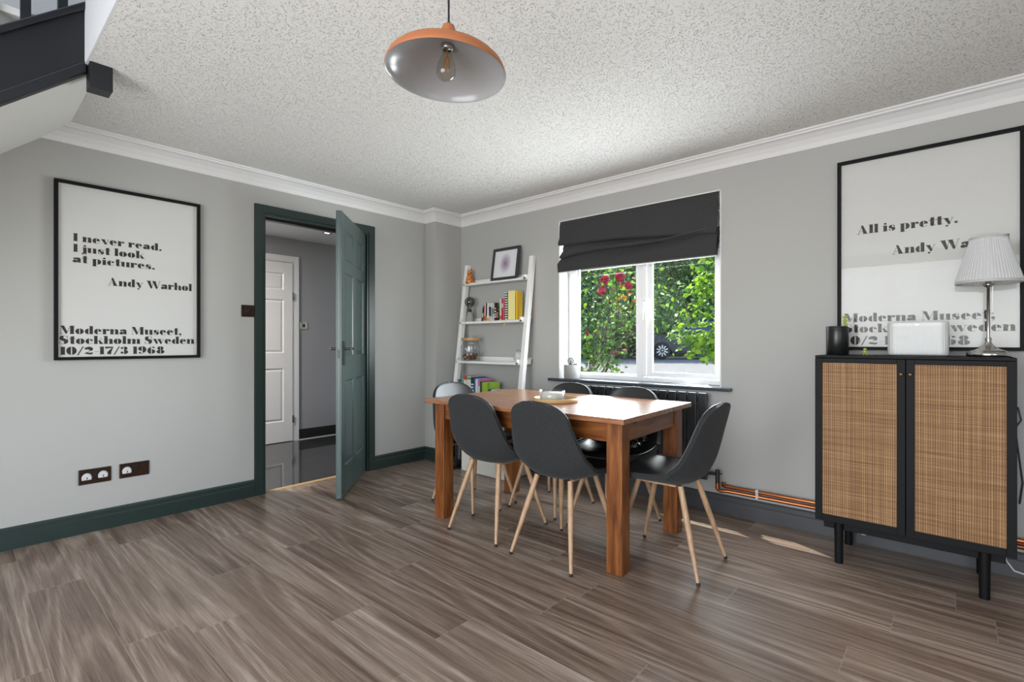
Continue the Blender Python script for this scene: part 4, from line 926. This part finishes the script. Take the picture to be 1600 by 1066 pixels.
# ---------------------------------------------------------------- ladder shelf
ls = thing('ladder_shelf', 'white leaning ladder shelf in the corner beside the window', 'shelf', (0, 0, 0))
def railf(z): return -.045-.13*(1.83-z)*1.03   # front face y at height z
def rail(x0, x1, zt):
    b = MB(); b.add([(x, railf(z)+dy, z) for x in (x0, x1) for (z, dy) in ((0, 0), (0, .045), (zt, .043), (zt, 0))],
                    [(0, 1, 2, 3), (7, 6, 5, 4), (0, 4, 5, 1), (1, 5, 6, 2), (2, 6, 7, 3), (3, 7, 4, 0)])
    return b
obj('side_rail', rail(.250, .292, 1.845), M['shelfwhite'], ls, bevel=.003)
obj('side_rail', rail(1.052, 1.094, 1.845), M['shelfwhite'], ls, bevel=.003)
SH = [(1.640, .042), (1.277, .042), (.916, .044), (.560, .044)]
for z, hgt in SH:
    f = railf(z)-.032; b = MB()
    b.box(.312, f+.006, z, 1.034, -.008, z+.014)
    b.box(.294, f, z, .312, -.004, z+hgt).box(1.034, f, z, 1.052, -.004, z+hgt)
    b.box(.294, -.018, z, 1.052, -.004, z+hgt+.012).box(.294, f, z-.001, 1.052, f+.014, z+.020)
    obj('shelf_tray', b, M['shelfwhite'], ls, bevel=.002)
def ft(z, d=0): return railf(z)-.032+d
# cat figurine
t = thing('cat_figurine', 'small copper spotted cat figurine on the top shelf', 'figurine', (.352, -.075, 1.6545), R(35))
b = MB(); b.lathe([(.0001, 0), (.034, 0), (.038, .010), (.037, .035), (.031, .065), (.025, .085), (.0001, .095)], n=24)
b.ball((0, -.004, .108), .026, .024, .022, n=12)
for s in (-1, 1):
    b.lathe([(.010, 0), (.006, .014), (.0005, .028)], (s*.016, 0, .120), 8)
    b.ball((s*.016, -.030, .010), .012, .014, .010, n=8); b.tube([(s*.012, -.028, .060), (s*.014, -.034, .008)], [.010, .008], 8)
b.ball((0, -.026, .103), .010, .008, .008, n=8)
obj('body', b, M['cat'], t)
obj('tail', MB().tube([(.030, .01, .01), (.046, -.010, .010), (.040, -.034, .008)], [.007, .006, .004], 8), M['cat'], t)
# leaning picture frame
t = thing('picture_frame', 'dark grey framed print with pale violet bloom leaning on the top shelf', 'picture frame', (.805, -.098, 1.6545))
ang = R(-8.5); mt = Matrix.Rotation(ang, 4, 'X'); b = MB(); w2, h2 = .158, .295; f_ = .026
b.box(-w2, -.006, 0, -w2+f_, .008, h2, mat=mt).box(w2-f_, -.006, 0, w2, .008, h2, mat=mt).box(-w2+f_, -.006, 0, w2-f_, .008, f_, mat=mt).box(-w2+f_, -.006, h2-f_, w2-f_, .008, h2, mat=mt)
obj('frame', b, M['framegrey'], t, bevel=.001); o = obj('print', MB().box(-w2+f_, .001, f_, w2-f_, .004, h2-f_, mat=mt), M['print'], t)
# bulb lamp on second shelf
t = thing('globe_bulb_lamp', 'concrete bottle lamp with smoked globe bulb on the second shelf', 'lamp', (.385, -.105, 1.2915))
obj('base', MB().lathe([(.0001, 0), (.036, 0), (.038, .004), (.037, .040), (.030, .070), (.025, .088), (.0235, .098), (.0001, .099)], n=28), M['concrete'], t)
obj('collar', MB().lathe([(.012, .099), (.019, .099), (.020, .104), (.015, .110), (.015, .122), (.0001, .122)], n=20), M['blackplastic'], t)
obj('bulb', MB().lathe([(.012, .122)]+[(.0500*math.sin(a), .190-.0500*math.cos(a)) for a in np.linspace(.3, PI-.001, 18)], n=32, caps=False), M['smokeglass'], t)
obj('filament', MB().tube([(0, 0, .12), (0, 0, .165)], .004, 8).tube([(.012*math.cos(x), .012*math.sin(x), .17+.004*x) for x in np.linspace(0, 9, 30)], .0014, 5), M['chrome'], t)
# jar
t = thing('storage_jar', 'glass jar with bamboo lid half full of brown pine cones on the third shelf', 'jar', (.440, -.150, .9315))
obj('glass_body', MB().lathe([(.0001, .0), (.083, .0), (.088, .006), (.088, .135), (.086, .147), (.076, .150), (.076, .190), (.073, .190), (.073, .150), (.083, .145), (.085, .135), (.085, .008), (.0001, .004)], n=40), M['jarglass'], t)
obj('lid', MB().lathe([(.0001, .190), (.082, .190), (.084, .193), (.084, .212), (.081, .215), (.0001, .215)], n=36), M['lidwood'], t)
cone = plain('pine_cone_brown', (.22, .085, .035, 1), .7, noise=.4, scale=60); pot = plain('pale_shell_bits', (.62, .55, .50, 1), .7)
rg = random.Random(4)
for i in range(70):
    a = rg.uniform(0, 6.28); r_ = .066*math.sqrt(rg.random()); z_ = .019+.060*rg.random()*(1-r_/.2); s_ = rg.uniform(.011, .016)
    o = obj('pine_cone' if i % 6 else 'shell', MB().ball((0, 0, 0), s_, s_*.8, s_*.7, n=5), cone if i % 6 else pot, t, (r_*math.cos(a), r_*math.sin(a), z_)); o.rotation_euler = (rg.random()*3, rg.random()*3, 0)
obj('paper_tag', MB().box(-.022, -.001, -.010, .022, .001, .010, mat=Matrix.Rotation(R(35), 4, 'Y')), M['paper'], t, (.006, -.055, .108))
# alarm clock
t = thing('alarm_clock', 'small pale grey alarm clock on the right end of the third shelf', 'clock', (.985, -.105, .9315))
obj('case', MB().lathe([(.0001, 0), (.042, 0), (.044, .004), (.044, .032), (.042, .036), (.0001, .036)], n=32, mat=Matrix.Translation((0, .018, .048)) @ Matrix.Rotation(R(90), 4, 'X')), M['clockgrey'], t)
obj('dial', MB().lathe([(.0001, 0), (.036, 0), (.036, .001), (.0001, .001)], n=28, mat=Matrix.Translation((0, -.0185, .048)) @ Matrix.Rotation(R(90), 4, 'X')), M['paper'], t)
obj('handle', MB().tube([(.020*math.cos(a), 0, .092+.016*math.sin(a)) for a in np.linspace(0, PI, 12)], .0022, 6), M['chrome'], t)
for s in (-1, 1): obj('foot', MB().tube([(s*.022, 0, .012), (s*.028, 0, .0)], .003, 6), M['chrome'], t)
# books
def bookmat(c, r_=.5): return plain('book_cover', (*c, 1), r_, noise=.03, scale=15)
pages = plain('book_pages', (.70, .66, .58, 1), .8)
def book(x0, w_, h_, dep, yf, z, col, label, group, lean=0, mat=None, band=None, spiral=False):
    t = thing('book', label, 'book', (x0+w_/2, yf, z), 0, group); t.rotation_euler = (0, R(lean), 0)
    m_ = mat or bookmat(col)
    b = MB(); b.box(-w_/2, 0, 0, -w_/2+.0015, dep, h_).box(w_/2-.0015, 0, 0, w_/2, dep, h_).box(-w_/2, 0, 0, w_/2, .002, h_)
    obj('cover', b, m_, t); obj('page_block', MB().box(-w_/2+.0016, .0022, .003, w_/2-.0016, dep-.003, h_-.003), pages, t)
    if band:
        bb_ = MB()
        for (a, c_) in band[1]: bb_.box(-w_/2+.002, -.0006, h_*a, w_/2-.002, .0005, h_*c_)
        obj('spine_print', bb_, bookmat(band[0]), t)
    return t
ink = (.02, .02, .02); cream = (.72, .68, .58)
T2 = 'paperbacks on the second shelf'
row2 = [(.022, .135, (.030, .050, .030), 'dark green thin book leaning at the left end of the second shelf', 9, ((.4, .5, .4), [(.3, .6)])),
        (.020, .150, (.50, .06, .06), 'thin red book second from the left end of the second shelf', 4, None),
        (.018, .165, (.70, .66, .62), 'cream book with pale spine leaning beside the thin red book', 3, ((.5, .1, .1), [(.1, .3)])),
        (.020, .168, (.035, .035, .04), 'charcoal book with orange foot on the second shelf', 2, ((.7, .3, .06), [(.02, .3)])),
        (.030, .168, (.76, .75, .72), 'white book with small orange mark right of the charcoal book', 0, ((.75, .45, .15), [(.05, .2)])),
        (.024, .166, (.66, .66, .66), 'light grey paperback in the middle of the second shelf', 0, (ink, [(.3, .8)])),
        (.022, .166, (.74, .74, .72), 'white paperback with fine grey title, middle of the second shelf', 0, ((.3, .3, .35), [(.25, .75)])),
        (.026, .164, (.62, .60, .56), 'beige-grey paperback left of the dark brown books', 0, ((.2, .2, .2), [(.4, .7)])),
        (.024, .165, (.060, .025, .020), 'dark brown book with pale title on the second shelf', 0, (cream, [(.2, .3), (.35, .42), (.5, .58), (.66, .72)])),
        (.022, .160, (.025, .018, .018), 'black book right of the dark brown one on the second shelf', 0, ((.6, .2, .15), [(.2, .5)])),
        (.022, .160, (.07, .16, .07), 'green and black patterned book on the second shelf', 0, (ink, [(.1, .2), (.3, .4), (.5, .6), (.7, .8)])),
        (.026, .195, (.72, .68, .58), 'cream taller book left of the red books on the second shelf', 0, ((.6, .1, .1), [(.1, .25)])),
        (.022, .195, (.60, .035, .055), 'bright red book on the second shelf', 0, (cream, [(.6, .8)])),
        (.016, .192, (.72, .20, .22), 'salmon pink thin book right of the bright red one', 0, None)]
# each width is narrowed a little so that the row fits between the lamp and the rail
x = .545; z2 = 1.2915; yf2 = ft(1.277, .034)
for w_, h_, c_, lb, ln_, bd in row2:
    w_ *= .92
    book(x, w_-.001, h_, .095, yf2, z2, c_, lb, T2, ln_, None, bd); x += w_
book(x+.002, .032, .255, .11, yf2+.002, z2, None, 'notebook with black and white striped spine on the second shelf', T2, 0, M['stripe']); x += .036
t = book(x+.001, .085, .262, .10, yf2+.004, z2, (.80, .72, .30), 'large pale yellow book at the right of the second shelf', T2, 0, None, ((.9, .8, .35), [(.05, .95)])); x += .088
t = book(x+.001, .022, .250, .055, yf2+.006, z2, (.85, .52, .04), 'deep yellow book at the right end of the second shelf', T2, 0)
tag(obj('ribbon', MB().tube([(x-.075, yf2-.003, z2+.012), (x-.072, yf2-.030, z2+.004), (x-.072, yf2-.046, z2-.010), (x-.082, yf2-.046, z2-.03), (x-.088, yf2-.046, z2-.042)], .003, 5), plain('yellow_ribbon', (.85, .68, .1, 1), .6)), 'yellow ribbon hanging over the edge of the second shelf', 'ribbon')
T4 = 'books on the bottom shelf'
row4 = [(.034, .190, (.66, .70, .74), 'pale blue-white book at the left end of the bottom shelf', ((.3, .3, .4), [(.3, .7)])), (.032, .190, (.20, .08, .22), 'purple book near the left end of the bottom shelf', None),
        (.018, .192, (.02, .12, .13), 'narrow dark teal book on the bottom shelf', None), (.030, .192, (.50, .62, .50), 'white and green book left of the red one on the bottom shelf', ((.1, .35, .15), [(.82, .98)])),
        (.038, .225, (.58, .05, .04), 'tall red book on the bottom shelf', (cream, [(.3, .85)])), (.056, .222, (.66, .70, .68), 'wide white book with green top right of the red one', ((.05, .35, .12), [(.88, .98)])),
        (.036, .218, (.03, .03, .035), 'black book with white letters on the bottom shelf', (cream, [(.2, .26), (.32, .38), (.44, .5), (.56, .62), (.68, .74)])), (.020, .215, (.03, .12, .36), 'blue book right of the black one on the bottom shelf', None),
        (.034, .205, (.74, .76, .80), 'white book beside the pink one on the bottom shelf', ((.1, .2, .6), [(.1, .2)])), (.026, .205, (.60, .18, .38), 'pink book with stripes on the bottom shelf', (cream, [(.2, .7)])),
        (.022, .185, (.06, .07, .06), 'dark olive book left of the lime one on the bottom shelf', None), (.075, .180, (.33, .52, .05), 'thick lime green book on the bottom shelf', None)]
x = .325; yf4 = ft(.56, .014)
for w_, h_, c_, lb, bd in row4:
    book(x, w_-.0012, h_, .15, yf4, .5745, c_, lb, T4, 0, None, bd); x += w_
book(x+.002, .032, .125, .12, yf4-.0, .5745, (.03, .13, .13), 'short teal book right of the lime one on the bottom shelf', T4); x += .036
book(x+.002, .085, .125, .10, yf4-.0, .5745, (.66, .68, .62), 'short pale green box-like book at the right end of the bottom shelf', T4, 0, None, ((.15, .2, .15), [(.45, .6)]))

# storage box and boots under the shelf
t = thing('storage_box', 'cream fabric storage box on the floor below the ladder shelf', 'box', (.85, -.405, 0))
b = MB(); b.box(-.26, 0, 0, .26, .012, .33).box(-.26, .29, 0, .26, .30, .33).box(-.26, 0, 0, -.248, .30, .33).box(.248, 0, 0, .26, .30, .33).box(-.26, 0, 0, .26, .30, .012)
obj('box_body', b, M['bin'], t, bevel=.006); obj('lid', MB().box(-.266, -.006, .33, .266, .306, .355), M['bin'], t, bevel=.006)
def boot(label, loc, rz):
    t = thing('black_boot', label, 'boot', loc, rz, 'boots on the floor under the shelf')
    b = MB(); b.tube([(0, 0, .02), (0, 0, .08), (0, .005, .16), (0, .01, .24)], [.040, .042, .045, .052], 14); b.ball((0, -.07, .035), .040, .085, .036, n=10)
    obj('upper', b, M['boot'], t); obj('sole', MB().prism([(.042*math.cos(a), -.055+.105*math.sin(a)) for a in np.linspace(0, 2*PI, 25)[:-1]], 0, .012, 'z'), M['rubber'], t)
boot('black ankle boot on the floor left of the cream storage box', (.46, -.30, 0), R(20))
t = thing('paper_bag', 'plain cream paper bag on the floor beside the boot', 'bag', (.31, -.36, 0), R(10))
b = MB(); b.add([(-.055, -.03, 0), (.055, -.03, 0), (.055, .03, 0), (-.055, .03, 0), (-.06, -.032, .26), (.06, -.032, .26), (.06, .032, .26), (-.06, .032, .26)], [(0, 1, 2, 3), (0, 1, 5, 4), (1, 2, 6, 5), (2, 3, 7, 6), (3, 0, 4, 7)])
obj('bag_body', b, M['bin'], t).modifiers.new('s', 'SOLIDIFY').thickness = .002
obj('handle', MB().tube([(-.03, -.031, .25), (-.025, -.031, .31), (.025, -.031, .31), (.03, -.031, .25)], .0025, 6), M['bin'], t)

# ---------------------------------------------------------------- outdoors
GZ = .42
struct(obj('ground', MB().box(-60, .18, GZ-.3, 40, 80, GZ), M['road']))
def leaves(centers, normals, sizes, seed=0, aspect=.62, fold=.25):
    rg = np.random.default_rng(seed); n = len(centers); C_ = np.asarray(centers, float); N_ = np.asarray(normals, float)
    N_ /= np.linalg.norm(N_, axis=1)[:, None]+1e-9
    rnd = rg.normal(size=(n, 3)); U = np.cross(N_, rnd); U /= np.linalg.norm(U, axis=1)[:, None]+1e-9; V = np.cross(N_, U)
    s = np.asarray(sizes)[:, None]
    P = [C_-U*s*.5, C_-U*s*.12+V*s*aspect*.5+N_*s*fold*.4, C_+U*s*.2+V*s*aspect*.42+N_*s*fold*.4, C_+U*s*.5-N_*s*fold*.3, C_+U*s*.2-V*s*aspect*.42+N_*s*fold*.4, C_-U*s*.12-V*s*aspect*.5+N_*s*fold*.4]
    vs = np.stack(P, 1).reshape(-1, 3)
    i = np.arange(n)[:, None]*6
    fa = np.concatenate([i+np.array([0, 1, 2, 3]), i+np.array([0, 3, 4, 5])], 0)
    return vs, fa
def leafobj(name, vs, fa, mat, parent=None):
    me = bpy.data.meshes.new(name); nv, nf = len(vs), len(fa)
    me.vertices.add(nv); me.vertices.foreach_set('co', vs.astype(np.float32).ravel())
    me.loops.add(nf*4); me.loops.foreach_set('vertex_index', fa.astype(np.int32).ravel())
    me.polygons.add(nf); me.polygons.foreach_set('loop_start', np.arange(nf, dtype=np.int32)*4)
    me.polygons.foreach_set('loop_total', np.full(nf, 4, np.int32)); me.update(calc_edges=True); me.materials.append(mat)
    o = bpy.data.objects.new(name, me); COL.objects.link(o)
    if parent is not None: o.parent = parent
    return o
def crown(blobs, n, size, seed):
    rg = np.random.default_rng(seed); vol = np.array([b[3]*b[4]+b[4]*b[5]+b[3]*b[5] for b in blobs]); k = rg.choice(len(blobs), n, p=vol/vol.sum())
    d = rg.normal(size=(n, 3)); d /= np.linalg.norm(d, axis=1)[:, None]; B = np.array(blobs)
    r_ = rg.uniform(.72, 1.04, n)[:, None]; c_ = B[k, :3]+d*B[k, 3:6]*r_
    nr = d+rg.normal(size=(n, 3))*.55+np.array([0, 0, .25]); return leaves(c_, nr, size*rg.uniform(.6, 1.3, n), seed)
def at(px, py, dist):
    a = R(41.5); fw_ = Vector((-math.sin(a), math.cos(a), 0)); rt_ = Vector((math.cos(a), math.sin(a), 0))
    return Vector(cam.location)+(fw_+rt_*((px-800)/779)+Vector((0, 0, 1))*((536-py)/779))*dist
# rose shrub left of the window
t = thing('rose_bush', 'rose bush with crimson blooms and dark leaves outside the left window pane', 'bush', (.75, 1.0, GZ))
L0 = Vector((.75, 1.0, GZ))
st_ = MB(); rg = random.Random(11); tips = []
for i in range(16):
    p = Vector((rg.uniform(-.05, .25), rg.uniform(-.1, .1), .15)); d = Vector((rg.uniform(-.35, .75), rg.uniform(-.25, .3), 1)).normalized(); pts = [p.copy()]
    for k in range(9): d = (d+Vector((rg.uniform(-.25, .25), rg.uniform(-.2, .2), rg.uniform(-.1, .2)))).normalized(); p = p+d*.16; pts.append(p.copy())
    st_.tube(pts, [.012*(1-k/11) for k in range(10)], 6); tips += pts[2:]
obj('stem', st_, M['bark'], t)
cs = []; ns = []; rgn = np.random.default_rng(12)
for p in tips:
    for k in range(17): cs.append(np.array(p)+rgn.normal(size=3)*np.array([.11, .09, .10])); ns.append(rgn.normal(size=3)+np.array([0, -.3, .8]))
cs = np.array(cs); ns = np.array(ns); q = len(cs); pick = rgn.random(q)
v_, f_ = leaves(cs[pick < .75], ns[pick < .75], rgn.uniform(.03, .062, (pick < .75).sum()), 1); leafobj('leaves', v_, f_, M['leaf_dark'], t)
v_, f_ = leaves(cs[pick >= .75], ns[pick >= .75], rgn.uniform(.03, .062, (pick >= .75).sum()), 2); o = leafobj('leaves', v_, f_, M['leaf_lime'], t); o['label'] = 'young lime coloured leaves'
def flower(px, py, dist, r_):
    P = at(px, py, dist)-L0; b = MB()
    rg2 = random.Random(int(px*7+py)); cs = []; ns = []
    for k in range(46):
        d = Vector((rg2.gauss(0, 1), rg2.gauss(0, 1), rg2.gauss(0, 1))).normalized(); cs.append(np.array(P+d*r_*rg2.uniform(.4, .95))); ns.append(np.array(d)+np.array([rg2.gauss(0, .4) for _ in range(3)]))
    v_, f_ = leaves(cs, ns, np.full(46, r_*1.2), int(px), .95, -.5); o = leafobj('rose_bloom', v_, f_, M['rose'], t); o['label'] = 'crimson rose bloom'
for px, py, dd, r_ in ((969, 433, 4.9, .050), (946, 437, 4.9, .044), (981, 447, 4.95, .040), (941, 454, 4.9, .042), (960, 453, 5.5, .024), (983, 480, 5.4, .022), (963, 552, 5.5, .024), (976, 549, 5.3, .026), (936, 522, 5.5, .03), (918, 520, 5.5, .022), (984, 459, 5.3, .022)): flower(px, py, dd, r_)
cs = []; ns = []
for px, py in ((952, 470), (966, 468), (973, 464), (960, 482), (968, 484), (986, 478), (971, 446), (978, 466), (991, 470)):
    for k in range(4): cs.append(np.array(at(px+rg.uniform(-3, 3), py+rg.uniform(-2, 2), 5.35)-L0)); ns.append(np.array([rg.gauss(0, 1), -1, rg.gauss(0, 1)]))
v_, f_ = leaves(cs, ns, np.full(len(cs), .045), 5); o = leafobj('leaves', v_, f_, M['leaf_orange'], t); o['label'] = 'orange autumn-toned leaves'
# bright shrub right
t = thing('climbing_shrub', 'bright lime-leaved shrub hanging into view outside the right window pane', 'bush', (2.25, 1.2, GZ))
L1 = Vector((2.25, 1.2, GZ)); st_ = MB(); tips = []; rg = random.Random(5)
def L_at(px, py, dd): return at(px, py, dd)-L1
def branch(pts, r0, bend=.03):
    P = []
    for i in range(len(pts)-1):
        for k in range(6): P.append(pts[i].lerp(pts[i+1], k/6)+Vector((rg.uniform(-bend, bend)*.4, rg.uniform(-bend, bend)*.4, rg.uniform(-bend, bend)*.4)))
    P.append(pts[-1]); n_ = len(P); st_.tube(P, [r0*(1-.75*i/n_) for i in range(n_)], 6); return P
root = Vector((.45, 0, .02)); trunk = branch([root, Vector((.42, .0, .5)), L_at(1150, 470, 5.2), L_at(1145, 380, 5.2)], .022)
for (a, b_) in (((1148, 440), (1078, 478)), ((1148, 450), (1090, 430)), ((1146, 420), (1096, 405)), ((1150, 500), (1062, 500)), ((1150, 510), (1048, 520)), ((1152, 530), (1075, 545)), ((1152, 540), (1090, 556)), ((1150, 470), (1080, 452)), ((1152, 520), (1060, 535)), ((1148, 400), (1100, 392)), ((1152, 545), (1112, 560))):
    P = branch([L_at(*a, 5.2), (L_at(*a, 5.15)+L_at(*b_, 5.0))/2+Vector((0, 0, .03)), L_at(*b_, 4.95)], .006); tips += P[4:]
obj('stem', st_, M['bark'], t); cs = []; ns = []; rgn = np.random.default_rng(3)
for p in tips:
    for k in range(9): cs.append(np.array(p)+rgn.normal(size=3)*np.array([.045, .06, .045])); ns.append(rgn.normal(size=3)*.7+np.array([-.2, -.5, .8]))
cs = np.array(cs); ns = np.array(ns); pick = rgn.random(len(cs))
for k, (a, b_, m_) in enumerate(((0, .62, 'leaf_lime'), (.62, 1.01, 'leaf_dark'))):
    s_ = (pick >= a) & (pick < b_); v_, f_ = leaves(cs[s_], ns[s_], rgn.uniform(.04, .085, s_.sum()), 20+k, .72); leafobj('leaves', v_, f_, M[m_], t)
# trees beyond the road
def tree(name, label, px, dist, h, wd, n, mat, seed, size=.16, low=.3):
    P = at(px, 536, dist); P.z = GZ; t = thing(name, label, 'tree', tuple(P), 0, 'trees beyond the parked car'); rg3 = random.Random(seed); bl_ = []
    for k in range(16):
        zz = rg3.uniform(low, h*.92); r_ = wd*(.45+.3*rg3.random())*(1-.35*abs(zz/h-.45)); bl_.append((rg3.uniform(-.5, .5)*wd, rg3.uniform(-.4, .4)*wd, zz, r_, r_, r_*.85))
    v_, f_ = crown(bl_, n, size, seed); leafobj('crown', v_, f_, mat, t)
    tk = MB(); tk.tube([(0, 0, 0), (.05, 0, h*.3), (0, .1, h*.7)], [.16, .12, .05], 8); obj('trunk', tk, M['bark'], t)
kinds = [('deep green leafy tree behind the gap left of the roses', 880, 21, 8.0, 2.6, 15000, 'leaf_far', .15), ('dense green tree seen behind the rose blooms', 935, 24, 9.0, 2.9, 15000, 'leaf_far2', .16), ('broad dark tree seen between the roses and the window mullion', 985, 22, 9.0, 2.6, 15000, 'leaf_far', .15),
         ('grey-green tree above the car bonnet', 1035, 27, 10.0, 3.0, 16000, 'leaf_far2', .16), ('tall leafy tree directly above the car windscreen', 1075, 29, 11.0, 3.0, 16000, 'leaf_far', .17), ('pale green tree behind the lime-leaved shrub', 1115, 30, 11.0, 3.4, 15000, 'leaf_far2', .17), ('dark tree at the right edge of the window view', 1165, 31, 11.0, 3.6, 12000, 'leaf_far', .18),
         ('big dark tree far behind the rose bush, farthest left', 825, 26, 10.0, 3.6, 12000, 'leaf_far', .18)]
for i, (lb, px, dd, h, wd, n, m_, sz_) in enumerate(kinds): tree('leafy_tree', lb, px, dd, h, wd, n, M[m_], 40+i, sz_)
# hedge filling the lower gaps
t = thing('hedge', 'long clipped green hedge along the far side of the road', 'hedge', (0, 0, 0))
bl_ = []
for k in range(42):
    P = at(780+k*11, 536, 25.5+.03*k); bl_.append((P.x, P.y, GZ+.75, .9, .9, 1.0))
v_, f_ = crown(bl_, 26000, .14, 77); leafobj('foliage', v_, f_, M['leaf_far'], t)
# car
Cp = at(1034, 536, 20.5); Cp.z = GZ
car = thing('parked_car', 'dark navy estate car parked beyond the road, half hidden by the shrub', 'car', tuple(Cp), R(41.5))
# local +X = toward the right of the picture (rear of the car), -Y = toward the viewer; origin under the front wheel
side = [(-.95, .30), (-.98, .55), (-.92, .78), (-.75, .92), (.35, 1.04), (.75, 1.08), (1.45, 1.60), (1.8, 1.68), (3.2, 1.66), (3.75, 1.55), (4.05, 1.10), (4.12, .85), (4.08, .35)]
def arch(cx, r_=.43, n=12): return [(cx+r_*math.cos(a), .22+max(0, r_*math.sin(a))) for a in np.linspace(0, PI, n)]
poly = side+[(3.25, .22)]+arch(2.75)[1:-1]+[(2.25, .22), (.5, .22)]+arch(0)[1:-1]+[(-.5, .24)]
b = MB(); n_ = len(poly)
def ww(z): return .90 if z < 1.05 else .90-(z-1.05)*.42
vs = [(x, -ww(z), z) for x, z in poly]+[(x, ww(z), z) for x, z in poly]
b.add(vs, [tuple(range(n_)), tuple(range(2*n_-1, n_-1, -1))]+[(i, i+n_, (i+1) % n_+n_, (i+1) % n_) for i in range(n_)])
body = obj('car_body', b, M['carpaint'], car, (0, .9, 0))
gw = [(.95, 1.12), (1.50, 1.55), (2.15, 1.60), (2.15, 1.12)]; gw2 = [(2.25, 1.12), (2.25, 1.60), (3.1, 1.58), (3.1, 1.12)]
for q in (gw, gw2):
    b = MB(); b.add([(x, -ww(z)-.006, z) for x, z in q]+[(x, ww(z)+.006, z) for x, z in q], [(0, 1, 2, 3), (7, 6, 5, 4)]); obj('side_window', b, M['carglass'], car, (0, .9, 0))
b = MB(); b.add([(.78, -.78, 1.10), (.78, .78, 1.10), (1.42, .66, 1.585), (1.42, -.66, 1.585)], [(0, 1, 2, 3)]); obj('windscreen', b, M['carglass'], car, (-.012, .9, .02))
obj('sill_trim', MB().box(.48, -.92, .22, 2.28, -.88, .34), M['tyre'], car, (0, .9, 0)); obj('bonnet_highlight_trim', MB().box(-.7, -.905, .90, .35, -.895, .93), M['carpaint'], car, (0, .9, 0))
obj('wing_mirror', MB().ball((.98, -1.02, 1.15), .09, .10, .07, n=8), M['carpaint'], car, (0, .9, 0))
for wx in (0, 2.75):
    for wy in (-.86, .86):
        mt = Matrix.Translation((wx, .9+wy, .36)) @ Matrix.Rotation(R(90), 4, 'X')
        whl = obj('wheel', MB().lathe([(.24, -.10), (.33, -.11), (.36, -.08), (.36, .08), (.33, .11), (.24, .10)], n=36, mat=mt, caps=True), M['tyre'], car)
        rm = MB()
        sg = -1 if wy < 0 else 1
        for k in range(10):
            a = 2*PI*k/10; q = Matrix.Translation((wx, .9+wy+sg*.105, .36)) @ Matrix.Rotation(a, 4, 'Y'); rm.box(-.024, -.008, .09, .024, .008, .235, mat=q)
        rm.lathe([(.0001, 0), (.05, 0), (.05, .02), (.0001, .02)], n=16, mat=Matrix.Translation((wx, .9+wy+sg*.10, .36)) @ Matrix.Rotation(R(90*(-sg)), 4, 'X'))
        obj('alloy_rim', rm, M['alloy'], whl)
